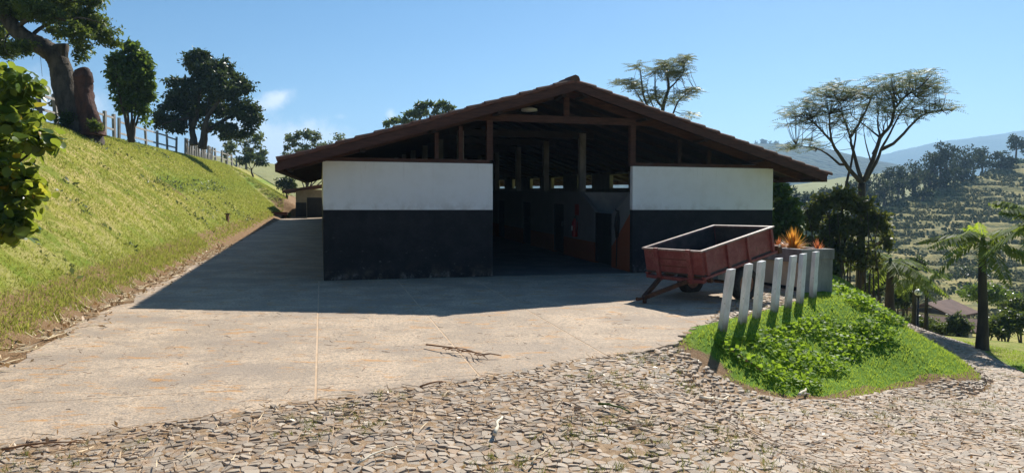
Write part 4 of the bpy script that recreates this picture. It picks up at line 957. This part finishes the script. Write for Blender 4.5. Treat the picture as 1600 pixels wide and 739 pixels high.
z=lambda x,y:(930+x/5.683,70+y/5.683); T=lambda *p:[z(*q) for q in p]
lm=[(T((560,1500),(580,900),(600,560),(650,400),(640,280),(640,210)),.16,.03,0),(T((600,560),(540,480),(530,300),(535,230)),.06,.02,.5),(T((590,700),(450,520),(410,330),(400,230),(360,200)),.07,.015,-.6),(T((590,700),(440,540),(380,450),(320,360),(220,330)),.05,.012,.6),(T((650,400),(720,330),(780,250),(780,150)),.05,.015,.7),(T((580,900),(700,590),(740,500),(820,430),(900,380)),.06,.012,-.5),(T((590,700),(460,420),(480,290)),.04,.01,.9)]
bl=[(*z(355,200),7,4,4,0),(*z(220,335),8,5,5,0),(*z(320,350),9,7,7,0),(*z(620,190),10,8,10,0),(*z(540,230),9,6,6,0),(*z(790,150),11,9,12,0),(*z(740,260),10,7,9,0),(*z(640,300),9,8,6,0),(*z(380,400),12,8,7,0),(*z(500,470),10,8,7,0),(*z(560,420),9,9,6,0),(*z(780,450),13,9,9,0),(*z(870,400),8,5,5,0),(*z(650,510),10,6,6,0),(*z(840,620),10,5,4,0)]
LF_BACK=leafmat('olive_feather_leaf',(.07,.10,.035),(.15,.17,.06),(.26,.26,.08),.42,.5,.2)  # yellower green leaf tone for the tree behind the roof
feathery('feathery_tree',(1030,330),35,lm,bl,LF_BACK,BARK,.62,'feathery tree with open branches rising behind the right roof slope',6,6,7,.17,.07)
# --- right side shrubs and bushes
gen_tree('leafy_tree',1222,440,21.5,[(1215,300,14,14),(1228,318,14,16),(1218,345,18,18),(1236,360,14,16),(1212,372,14,14),(1244,335,9,10,0,.7)],3400,.22,LF_BROAD,DBARK,.09,'leafy tree against the right end of the stable',asp=.55,droop=.5,up=.6)
bc=[(1265,345,20,20),(1290,318,22,16),(1320,308,24,16),(1345,325,24,18),(1370,345,20,20),(1300,350,30,22),(1335,360,28,22),(1275,380,26,18),(1310,395,30,20),(1350,400,28,22),(1385,372,14,18,0,.7),(1255,400,16,14)]
r=gen_tree('bushy_tree',1310,470,23,bc,8500,.17,LF_OLIVE,DBARK,.1,'wide bushy tree with many thin stems in front of the forked tree trunk',sub=18,spread=.22,inner=.3,fork=.3)
b=MB(); rr=random.Random(3)
for k in range(16):
    x=1262+k*7.5+rr.uniform(-3,3); b.tube(smoothpath(limb([(x,478),(x+rr.uniform(-3,3),430),(x+rr.uniform(-6,6),380),(x+rr.uniform(-12,12),330)],23,.035,.012,rr.uniform(-1,1)),2,0),5)
child(r,b.obj('stem',DBARK,None,True))
def bush(px,py,Yd,rx,rz_,n,L,mat,label,group=None,seed=0,**kw):
    p=at(px,py,Yd); gz=float(H(p[0],p[1])); o=tag(empty('bush',(p[0],p[1],gz)),label,'bush',group)
    k=Yd/1110; rr=random.Random(seed+int(px)); zc=max(p[2],gz+rz_*k*.55)
    cl=[(p[0]+rr.uniform(-.6,.6)*rx*k,p[1]+rr.uniform(-.5,.5)*rx*k*.7,zc+rr.uniform(-.45,.45)*rz_*k,rx*k*.5,rx*k*.4,rz_*k*.55) for _ in range(7)]
    child(o,crown('foliage',mat,None,cl,n,L,.5,rng,sub=14,inner=.45,spread=.22,up=.5,**kw))
    b=MB()
    for c in cl[:5]: b.tube([(p[0]+(c[0]-p[0])*.2,p[1],gz-.2,.035),((p[0]+c[0])/2,(p[1]+c[1])/2,(gz+c[2])/2,.025),(c[0],c[1],c[2],.008)],5)
    child(o,b.obj('stem',DBARK,None)); return o
bush(1545,462,38,52,22,3200,.2,LF_BROAD,'large rounded dark shrub behind the palm trunk',seed=1)
bush(1500,505,27,26,22,1900,.15,LF_PALE,'pale green shrub left of the palm trunk',seed=2)
bush(1570,505,25,40,24,2600,.15,LF_BUSH,'dense green shrub right of the palm trunk',seed=3)
bush(1600,480,28,34,24,1800,.16,LF_BUSH,'bush at the right edge behind the palm',seed=4)
bush(1440,500,31,40,13,2200,.12,LF_BUSH,'low clipped hedge beside the garden lamp',seed=5)
bush(1478,512,29,30,10,1400,.12,LF_BUSH,'low hedge end left of the pale shrub',seed=6)
bush(1405,462,30,22,20,1400,.16,LF_DARK,'dark bush behind the small palms',seed=7)
bush(1370,440,29,20,22,1500,.16,LF_DARK,'dark bush below the forked tree',seed=8)
bush(1292,440,22,18,18,1300,.14,LF_BUSH,'bush right behind the planter',seed=9)
bush(1245,395,21,22,14,1500,.13,LF_BROAD,'green bush between the stable and the bromeliads',seed=10)
bush(1420,415,34,30,16,1600,.17,LF_DARK,'rounded shrub under the hillside left of the palm',seed=12)
bush(1520,425,95,26,9,800,.35,LF_DARK,'far scrub below the hillside pasture',seed=13)
bush(445,345,47,9,6,500,.14,LF_DARK,'small dark bush at the end of the lane',seed=14)
bush(447,288,58,16,14,1500,.22,LF_DARK,'dark bush on the far bank behind the annexe',seed=15)
# --- palms: every frond is a part
def palm(px,pbase,Yd,ptop,r0,nf,L,label,seed,young=0,lean=0,el=(-.35,.9),ground_=True,ll=.42):
    p=at(px,pbase,Yd); gz=float(H(p[0],p[1])); o=tag(empty('palm_tree',(p[0],p[1],gz)),label,'palm'); rr=random.Random(seed); rg=np.random.default_rng(seed)
    top=at(px,ptop,Yd)[2]-gz
    b=MB(); b.tube(smoothpath([(0,0,-.4,r0*1.5),(0,0,.0,r0*1.35),(0,0,top*.3,r0),(lean*.5,0,top*.65,r0*.85),(lean,0,top,r0*.7)],4,0),10,.03); b.obj('trunk',DBARK,o,True)
    b=MB(); b.tube([(lean,0,top-.02,r0*.72),(lean,0,top+.25,r0*.62),(lean,0,top+.5,r0*.25)],8); b.obj('crownshaft',simple('crownshaft',(.06,.085,.025),(.10,.13,.04),6,.5),o,True)
    for k in range(nf):
        a=6.283*k/nf+rr.uniform(-.2,.2); e=rr.uniform(*el); l=L*rr.uniform(.85,1.1); yg=young and k<young
        if yg: a=2.2+.55*k; e=.75+.12*k; l*=.50
        d=np.array([[math.cos(a)*math.cos(e),math.sin(a)*math.cos(e),math.sin(e)]])
        V,F_=pinnate(np.array([[lean,0,top+.4]]),d,np.array([l]),.42 if not yg else .35,24 if not yg else 12,ll*(1 if not yg else .55),(.075 if not yg else .035)*L/1.4,rg,hang=.55,stem=.014)
        f=link('frond',npmesh('frond',V,F_),PALMY if yg else PALM,o)
    return o
palm(1535,528,17.2,398,.115,17,1.45,'palm with a bright yellow green young leaf beside the cobbled road',3,4,-.05,(-.5,.6),ll=.36)
palm(1622,530,15.5,372,.15,13,1.3,'palm at the right edge whose dark fronds reach into view',5,0)
palm(1390,475,24,425,.16,13,1.9,'broad dark palm beyond the grass mound below the forked tree',7,0,0,(-.35,.7))
palm(1428,505,27.5,452,.09,9,1.15,'small palm with yellow lit fronds just left of the garden lamp',9,2,0,(-.3,.7))  # yellow sunlight on two fronds is put into their leaf colour
palm(1447,505,29,450,.08,9,1.1,'small palm standing right behind the garden lamp',10,1,0,(-.3,.7))
palm(1340,455,33,415,.12,11,1.7,'dark palm half hidden behind the bushy tree',12,0)
# --- near shrub with heart shaped leaves at left
def heart_mesh(seed):
    r=random.Random(seed); n=9; V=[(0,0,0)]
    for k in range(n):
        a=math.pi*2*k/n; rad=.5*(1-.18*math.cos(a*2))*(.85 if k==0 else 1)
        V.append((.5-.5*math.cos(a)*(1.0 if math.cos(a)<0 else .92),rad*math.sin(a)*1.0,.10*abs(math.sin(a))-.10*(.5-.5*math.cos(a))**2+r.uniform(-.02,.02)))
    V[0]=(.5,0,-.02); F_=[(0,k,k%n+1) for k in range(1,n+1)]
    return V,F_
hm=[]
for s in range(4):
    V,F_=heart_mesh(s); me=npmesh('leaf',V,np.array(F_),True); hm.append(me)
LF_SHRUBO=None
m=NT('heart_leaf_single'); i=m.objrand(); c=m.ramp(i,[(0,(.03,.08,.014)),(.5,(.07,.14,.02)),(.86,(.13,.20,.03)),(.93,(.40,.33,.03)),(1,(.55,.33,.03))]); vn=m.noise(4,4,.6); c=m.mix(m.math('MULTIPLY',vn,.3),c,(.03,.05,.01))
HLEAF=m.surf(c,.30,trans=.55,transcol=m.mix(.6,c,(.48,.52,.05)),spec=.4)
for me in hm: me.materials.append(HLEAF)
p0=(-7.35,9.1); gz=float(H(*p0)); shr=tag(empty('heart_leaf_shrub',(p0[0],p0[1],gz)),'near shrub of large heart shaped yellow green leaves at the left edge','shrub')
b=MB(); rr=random.Random(21); rg=np.random.default_rng(21)
blob=[pc(0,350,8.7,40,26,40,1.2),pc(42,300,8.8,24,30,30),pc(5,265,8.8,40,30,40,1.3),pc(18,180,9,40,36,45),pc(-10,130,9.2,38,30,45),pc(40,130,9,22,22,30),pc(60,218,8.9,28,18,30),pc(-20,240,9.1,55,40,55),pc(20,290,8.9,38,32,40),pc(-5,340,8.9,40,40,45),pc(25,340,8.8,24,20,30),pc(78,215,8.9,14,9,20,.7),pc(-45,180,9.3,50,50,60),pc(-40,300,9.2,45,60,60)]
for c in blob:
    e=Vector(c[:3])-Vector((p0[0],p0[1],gz)); b.tube(smoothpath([(0,0,-.3,.035),(e.x*.3,e.y*.3,e.z*.45,.024),(e.x*.8,e.y*.8,e.z*.85,.014),(e.x,e.y,e.z,.006)],3,.02,2),6)
b.obj('stem',DBARK,shr,True)
P=clump_pts(blob,2600,rg,sub=26,inner=.35,spread=.22); 
px_=800+1110*P[:,0]/P[:,1]; vis=np.nonzero(px_>-15)[0]; rest=np.nonzero(px_<=-15)[0]
sel=list(vis[:300]); rest=np.concatenate([rest,vis[300:]])
def leafmat4(p,size):
    a=rr.uniform(0,6.283); q=Matrix.Rotation(a,4,'Z')@Matrix.Rotation(rr.gauss(.75,.45),4,'Y')@Matrix.Rotation(rr.gauss(0,.5),4,'X'); return Matrix.Translation(Vector(p)-Vector((p0[0],p0[1],gz)))@q@Matrix.Diagonal((size,size*rr.uniform(.8,1),size,1))
for k in sel:
    o=bpy.data.objects.new('leaf',hm[k%4]); COL.objects.link(o); o.parent=shr; o.matrix_local=leafmat4(P[k],rr.uniform(.08,.165))
Vs=[];Fs=[];c0=0
HV=[np.array([v.co[:] for v in me.vertices]) for me in hm]; HF=np.array(heart_mesh(0)[1])
for k in rest:
    M=np.array(leafmat4(P[k],rr.uniform(.08,.17))); v=HV[k%4]@M[:3,:3].T+M[:3,3]; Vs.append(v); Fs.append(HF+c0); c0+=len(v)
o=link('leaves',npmesh('leaves',np.concatenate(Vs),np.concatenate(Fs),True),LF_SHRUB,shr); o['kind']='stuff'
# --- trees along the hill ridge
rs=random.Random(8)
def hill_tree(px,ptop,wpx,hpx,label,group,back,seed,name='hill_tree',n=900,ydepth=None):
    rr_=(px-800)/1110; yc=float(np.interp(rr_,[c[0] for c in CR],[c[1] for c in CR]))+back; Yd=ydepth or yc; k=Yd/1110
    x=rr_*Yd; gz=float(H(x,Yd)); top=at(px,ptop,Yd)[2]; o=tag(empty(name,(x,Yd,gz)),label,'tree',group)
    h=hpx*k; w=wpx*k; r_=random.Random(seed); cl=[]
    for _ in range(9): cl.append((x+r_.uniform(-.33,.33)*w,Yd+r_.uniform(-.3,.3)*w,top-h*r_.uniform(.15,.8),w*.26,w*.26,h*.22))
    cl.append((x,Yd,top-h*.2,w*.25,w*.25,h*.2))
    child(o,crown('crown',LF_FAR,None,cl,n,.9*max(.6,w/9),.6,rng,sub=10,inner=.5,spread=.22))
    b=MB(); b.tube([(x,Yd,gz-.5,.3),(x+.2,Yd,(gz+top)/2,.22),(x,Yd,top-h*.25,.06)],6)
    for c in cl[:4]: b.tube([(x+.1,Yd,(gz+top)/2,.14),(*c[:3],.05)],5)
    child(o,b.obj('trunk',DBARK,None)); return o
ylab='dark tree in the belt of trees along the top of the hillside'; yg='belt of trees along the hillside'
ridge_px=[(1240,292,40),(1262,300,36),(1285,296,40),(1308,288,40),(1330,280,40),(1352,278,38),(1372,268,40),(1392,262,42),(1410,258,42),(1428,252,44),(1443,246,40),(1458,240,44),(1476,236,40),(1490,240,40),(1503,232,44),(1518,228,42),(1532,232,38),(1380,285,30),(1402,280,30),(1425,274,30),(1450,268,30),(1360,298,30),(1336,306,30),(1475,264,26),(1500,262,24),(1300,312,30),(1270,318,30)]
ORD='first second third fourth fifth sixth seventh eighth ninth tenth eleventh twelfth thirteenth fourteenth fifteenth sixteenth seventeenth eighteenth'.split()
back=sorted(p for p in ridge_px if p[2]>36); fore=sorted(p for p in ridge_px if p[2]<=36)
lab={p:ORD[i]+' tree from the left in the back row of the hillside tree belt' for i,p in enumerate(back)}; lab.update({p:ORD[i]+' tree from the left in the lower front row of the hillside tree belt' for i,p in enumerate(fore)})
for k,(px,ptop,hp) in enumerate(ridge_px): hill_tree(px,ptop,rs.uniform(26,38),hp+rs.uniform(-3,8),lab[(px,ptop,hp)],yg,rs.uniform(3,14) if hp>36 else rs.uniform(-2,2),k,n=800)
hill_tree(1467,221,40,38,'tall round crowned tree rising out of the tree belt',None,5,50,n=1400)
hill_tree(1562,236,40,26,'lone dark tree with a wide crown on the open hillside',None,-3,51,n=1200)
hill_tree(1584,210,26,26,'rounded tree at the top of the hill near the right edge',None,6,52,n=1000)
hill_tree(1604,214,30,30,'tree on the hill crest cut by the right edge',None,8,53,n=900)
hill_tree(1440,296,26,16,'small bush like tree on the hillside below the belt',None,-6,54,n=600)
hill_tree(1385,330,30,22,'scrubby tree on the lower left of the hillside',None,-8,55,n=700)
hill_tree(1420,352,26,16,'low scrubby tree in the middle of the hillside',None,-22,56,n=500)
for k,(px,ptop,wv) in enumerate(((1180,221,12),(1192,218,10),(1203,220,9),(1213,217,11),(1228,222,12),(1240,224,12),(1253,228,12))):
    Yd=1050; x=(px-800)/1110*Yd; t=at(px,ptop,Yd)[2]; cl=[(x+rs.uniform(-3,3),Yd,t-4-rs.uniform(0,5),wv*.3,wv*.3,4) for _ in range(4)]
    o=tag(empty('skyline_tree',(x,Yd,t-24)),ORD[k]+' tiny tree from the left on the skyline of the blue mountain','tree','trees on the mountain skyline')
    child(o,crown('crown',LF_FAR,None,cl,260,3.2,.6,rng,sub=6)); b=MB(); b.tube([(x,Yd,t-26,.8),(x,Yd,t-5,.4)],5); child(o,b.obj('trunk',DBARK,None))
# --- tussocks on the hillside
n=22000; ry=rng.uniform(62,188,n); rx=rng.uniform(.42,.85,n)*ry; zz=H(rx,ry); yc=np.interp(rx/ry,[c[0] for c in CR],[c[1] for c in CR]); ok=(ry<yc+2)&(rx>12); rx,ry,zz=rx[ok],ry[ok],zz[ok]
den=vnoise(rx/9,ry/9,4)*.6+vnoise(rx/3,ry/3,7)*.5; ok=den>.38+.2*rng.uniform(size=len(rx)); rx,ry,zz=rx[ok],ry[ok],zz[ok]; n=len(rx)
rad=rng.uniform(.12,.36,n)*(1+.8*(rng.uniform(size=n)<.06)); hh=rad*rng.uniform(.6,1.3,n); K=6
ang=np.arange(K)/K*6.283; jr=rng.uniform(.7,1.3,(n,K)); B0=np.stack([rx[:,None]+rad[:,None]*jr*np.cos(ang),ry[:,None]+rad[:,None]*jr*np.sin(ang),np.broadcast_to((zz-.45)[:,None],(n,K))],-1)
B1=np.stack([rx[:,None]+.62*rad[:,None]*jr*np.cos(ang),ry[:,None]+.62*rad[:,None]*jr*np.sin(ang),np.broadcast_to((zz+hh*.65)[:,None],(n,K))+rng.uniform(-.1,.1,(n,K))],-1)
Tp=np.stack([rx,ry,zz+hh],-1)[:,None,:]; V=np.concatenate([B0,B1,Tp],1).reshape(-1,3); o_=np.arange(n)[:,None]*(2*K+1); k=np.arange(K)[None]; k2=(k+1)%K
F4=np.stack([o_+k,o_+k2,o_+K+k2,o_+K+k],-1).reshape(-1,4); F3=np.stack([o_+K+k,o_+K+k2,o_+2*K+0*k],-1).reshape(-1,3)
m=NT('tussock'); i=m.island(); TUS=m.surf(m.mix(i,(.09,.10,.038),(.25,.225,.095)),.95,m.noise(3,4,.8),1,.3,spec=.05)
tag(link('tussocks',npmesh('tussocks',V,[F4,F3]),TUS),'rough grass tussocks scattered over the hillside','grass',kind='stuff')
# --- grass
def blades(name,x,y,h,w,mat,label,seed,zoff=0,lean=.5):
    rg=np.random.default_rng(seed); n=len(x); z=H(x,y)-.01+zoff; a=rg.uniform(0,6.283,n); hh=h*rg.uniform(.5,1.3,n); ww=w*rg.uniform(.7,1.3,n)
    dx,dy=np.cos(a)*ww/2,np.sin(a)*ww/2; lx,ly=rg.normal(0,lean,n)*hh,rg.normal(0,lean,n)*hh
    V=np.stack([np.stack([x-dx,y-dy,z],-1),np.stack([x+dx,y+dy,z],-1),np.stack([x+lx,y+ly,z+hh],-1)],1).reshape(-1,3)
    return tag(link(name,npmesh(name,V,np.arange(3*n).reshape(n,3)),mat),label,'grass',kind='stuff')
GR_B=leafmat('bank_blade',(.18,.24,.035),(.42,.38,.10),(.50,.53,.10),.4,.7,.1); GR_M=leafmat('mound_blade',(.13,.22,.022),(.29,.38,.055),(.50,.62,.07),.45,.5,.2)
n=170000; y=3.5+56*rng.uniform(0,1,n)**1.7; q=rng.uniform(.02,6.6,n); x=-7.1-.25*(y-13.2)-q*1.0308
q=footq(x,y); keep=(fbm(x/1.1,y/1.1,3,8)+.25*(q>.5))>-.08; keep|=q<1; x,y=x[keep],y[keep]
blades('bank_grass',x,y,  .045*(1+y/45),.011*(1+y/14),GR_B,'short dry yellow green grass covering the left bank',1)
n=15000; y=rng.uniform(4,22,n); q=np.abs(rng.normal(.25,.28,n)); x=-7.1-.25*(y-13.2)-q*1.03; blades('bank_foot_grass',x,y,.09,.014,GR_B,'longer green grass along the foot of the bank',3)
n=260000; x=rng.uniform(1.5,13,n); y=rng.uniform(5.8,27,n); d=polydist(x,y,PADP); dr=polydist(x,y,ROADP); da=polydist(x,y,APRON_F+[cr,wp(0,0)[:2],(-6,12),(-6.6,4)])
edge=fbm(x/.5,y/.5,3,5)*.35
ok=(dr>.06+edge)&((d<3.2)|(rng.uniform(size=n)<.3))&(da>.04+edge*.4)&(d>-2.2)&(np.hypot(x-2.4,y-8.72)>.3+edge)&(ts(x,y)[0]>11.2-30*(y<17.5))&~((x>4.9)&(x<6.4)&(y>13.4)&(y<16.5)); x,y=x[ok],y[ok]
keep=rng.uniform(size=len(x))<np.clip(14/y,.1,1); x,y=x[keep],y[keep]
blades('mound_grass',x,y,.055,.012*(.6+y/16),GR_M,'bright green mown grass on the mound beside the road',2)
# leafy creeper on the upper mound
n=42000; x=rng.uniform(2.2,7.6,n); y=rng.uniform(7.6,16,n); d=polydist(x,y,PADP); nn=fbm(x/.55,y/.55,3,21)
ok=(d>-.12)&(d<1.05+nn*1.2)&(nn>-.0-.1*(d<1.0))&(d>.0+.18*(y<13))&(y>8.0+.4*nn)&(x>2.6)&((x-2.6)+(y-8.6)>.7); x,y=x[ok],y[ok]; d=d[ok]; z_=H(x,y)+rng.uniform(.02,.15,len(x))*(1+1.6*fbm(x/.4,y/.4,2,3))*np.clip((d+.15)/.6,.15,1)
D=rndunit(len(x),rng); D[:,2]=np.abs(D[:,2])*.5; V,F_=leaf_quads(np.stack([x,y,z_],-1),.075,.72,rng,droop=.1,up=1.2,D=D)
tag(link('creeper',npmesh('creeper',V,F_),LF_LUSH),'leafy green creeper round the feet of the white posts','ground cover',kind='stuff')
# weeds on the bank
n=9000; y=rng.uniform(6,40,n); q=rng.uniform(.3,6,n); x=-7.1-.25*(y-13.2)-q*1.03; nn=fbm(x/1.3,y/1.3,3,31); ok=(nn>.14)|((np.abs(q-2.4-.3*nn)<.35)&(y>24)); x,y=x[ok],y[ok]
V,F_=leaf_quads(np.stack([x,y,H(x,y)+.03],-1),.13,.5,rng,droop=-.3,up=1)
tag(link('bank_weeds',npmesh('bank_weeds',V,F_),LF_PALE),'patches of broad leaved weeds on the grass bank','weeds',kind='stuff')
# tufts between the cobbles, straw and dead leaves
n=1000; xs_=rng.uniform(-4,9,n*6); ys_=4+12*rng.uniform(0,1,n*6)**1.6; ok=(polydist(xs_,ys_,ROADP)<-.02)&(fbm(xs_/.8,ys_/.8,3,14)>.02); xs_,ys_=xs_[ok][:n],ys_[ok][:n]
x=np.repeat(xs_,12)+rng.normal(0,.025,len(xs_)*12); y=np.repeat(ys_,12)+rng.normal(0,.025,len(xs_)*12)
blades('joint_grass',x,y,.05,.006,leafmat('joint_blade',(.10,.12,.02),(.22,.21,.06),(.25,.27,.05),.4),'small grass tufts between the cobbles',5,.015,.7)
STRAWB=leafmat('brown_straw',(.22,.11,.05),(.66,.52,.33),(.4,.3,.2),.15,.8)
def strands(name,x,y,L,w,mat,label,cat,seed,z0=.035):
    rg=np.random.default_rng(seed); n=len(x); a=rg.uniform(0,6.283,n); l=L*rg.uniform(.3,1.3,n); c=rg.normal(0,.09,n)
    V=[]
    for k,f in enumerate((-.5,0,.5)):
        cx=x+np.cos(a)*l*f-np.sin(a)*l*c*(.25-f*f); cy=y+np.sin(a)*l*f+np.cos(a)*l*c*(.25-f*f); ww=w*(1-.5*abs(f)*2)
        zc=H(cx,cy)+z0+np.abs(rg.normal(0,.008,n))
        V+=[np.stack([cx-np.sin(a)*ww,cy+np.cos(a)*ww,zc],-1),np.stack([cx+np.sin(a)*ww,cy-np.cos(a)*ww,zc+.004],-1)]
    V=np.stack(V,1).reshape(-1,3); o=np.arange(n)[:,None]*6; F_=np.concatenate([o+np.array([[0,1,3,2]]),o+np.array([[2,3,5,4]])]); return tag(link(name,npmesh(name,V,F_),mat),label,cat,kind='stuff')
n=2600; x=rng.uniform(-4,8,n*3); y=4+9*rng.uniform(0,1,n*3)**1.5; ok=polydist(x,y,ROADP)<0; ok&=(fbm(x/1.5,y/1.5,3,41)>-.05); x,y=x[ok][:n],y[ok][:n]
strands('loose_straw',x,y,.17,.0034,STRAWB,'loose dry straw strewn over the cobbled road','straw',6)
n=260; x=rng.uniform(-6,3,n); y=rng.uniform(5.5,11,n); ok=polydist(x,y,PF)<-.1; x,y=x[ok],y[ok]
strands('yard_straw',x,y,.10,.003,TWIG,'few dry straws on the concrete yard','straw',7,.008)
n=1000; y=rng.uniform(6,24,n); x=-7.1-.25*(y-13.2)+np.abs(rng.normal(0,.22,n))-.05; strands('foot_straw',x,y,.22,.006,STRAW,'dry stalks and leaves along the foot of the bank','straw',8,.03)
P=np.stack([x[:500]+.05,y[:500],H(x[:500],y[:500])+.03],-1); V,F_=leaf_quads(P,.09,.5,rng,droop=0,up=1.5); tag(link('dead_leaves',npmesh('dead_leaves',V,F_),leafmat('dead_leaf',(.24,.13,.06),(.45,.30,.16),(.4,.25,.1),.2)),'dead leaves lying along the foot of the bank','dry leaves',kind='stuff')
n=3200; x=rng.uniform(-4,8,n); y=4+8*rng.uniform(0,1,n); ok=polydist(x,y,ROADP)<0; x,y=x[ok],y[ok]; V,F_=leaf_quads(np.stack([x,y,H(x,y)+.026],-1),.05,.45,rng,droop=0,up=1.5); tag(link('road_leaves',npmesh('road_leaves',V,F_),bpy.data.materials['dead_leaf']),'small dead leaves between the cobbles','dry leaves',kind='stuff')
# ---------------------------------------------------------------- fence along the crest
FENW=simple('weathered_fence',(.20,.185,.17),(.38,.355,.33),6,.85,.4,.006,stretch=(1,1,.4))
def crest(y,w=6.0): x=-7.1-.25*(y-13.2)-w*1.0308; return x,y,float(H(x,y))
def run_fence(y0,y1,step,label,ph,rails,seed,name='rail_fence',pw=.12,w=6.0):
    x,y,zz=crest(y0,w); f=tag(empty(name,(x,y,zz)),label,'fence'); rr=random.Random(seed)
    b=MB(); b.box((-pw/2,-pw/2,-.4),(pw/2,pw/2,ph)); pm=b.mesh('post'); pm.materials.append(FENW); ys=np.arange(y0,y1,step); P=[]
    for yy in ys:
        a=crest(float(yy),w); o=bpy.data.objects.new('post',pm); COL.objects.link(o); o.parent=f; o.location=(a[0]-x,a[1]-y,a[2]-zz); o.rotation_euler=(rr.uniform(-.07,.07),rr.uniform(-.08,.08),rr.uniform(-.2,.2)); P.append(o.location.copy())
    for i in range(0,len(P)-1,2):
        j=min(i+2,len(P)-1)
        for h in rails:
            b=MB(); b.bar(P[i]+Vector((0,-pw*.6,h+rr.uniform(-.03,.03))),P[j]+Vector((0,-pw*.6,h+rr.uniform(-.03,.03))),.04,.085); b.obj('rail',FENW,f)
    return f
run_fence(19,33,1.35,'near rail fence with pale posts on the bank crest behind the leaning tree',1.15,(.45,.95),1)
run_fence(33.2,45.5,2.4,'thin rail fence running along the crest behind the broad leaved tree',1.05,(.35,.9),2,pw=.10)
run_fence(46,56.5,.62,'close set picket like fence posts at the right of the round tree',1.1,(.5,.9),3,'picket_fence',.11,5.6)
run_fence(57,104,3.2,'far fence descending along the crest towards the roof corner',1.15,(.45,.95),4,pw=.14)
# ---------------------------------------------------------------- air
b=MB(); b.box((-3200,-60,-20),(3200,3600,360)); hz_=b.obj('haze',None); tag(hz_,'thin blue haze in the air over the valley','haze',kind='stuff')
hm_=bpy.data.materials.new('haze'); hm_.use_nodes=True; nt=hm_.node_tree; nt.nodes.clear(); o=nt.nodes.new('ShaderNodeOutputMaterial'); v=nt.nodes.new('ShaderNodeVolumePrincipled')
v.inputs['Color'].default_value=(.40,.68,1,1); v.inputs['Density'].default_value=HAZE; v.inputs['Anisotropy'].default_value=.25; nt.links.new(v.outputs[0],o.inputs['Volume']); hz_.data.materials.append(hm_)
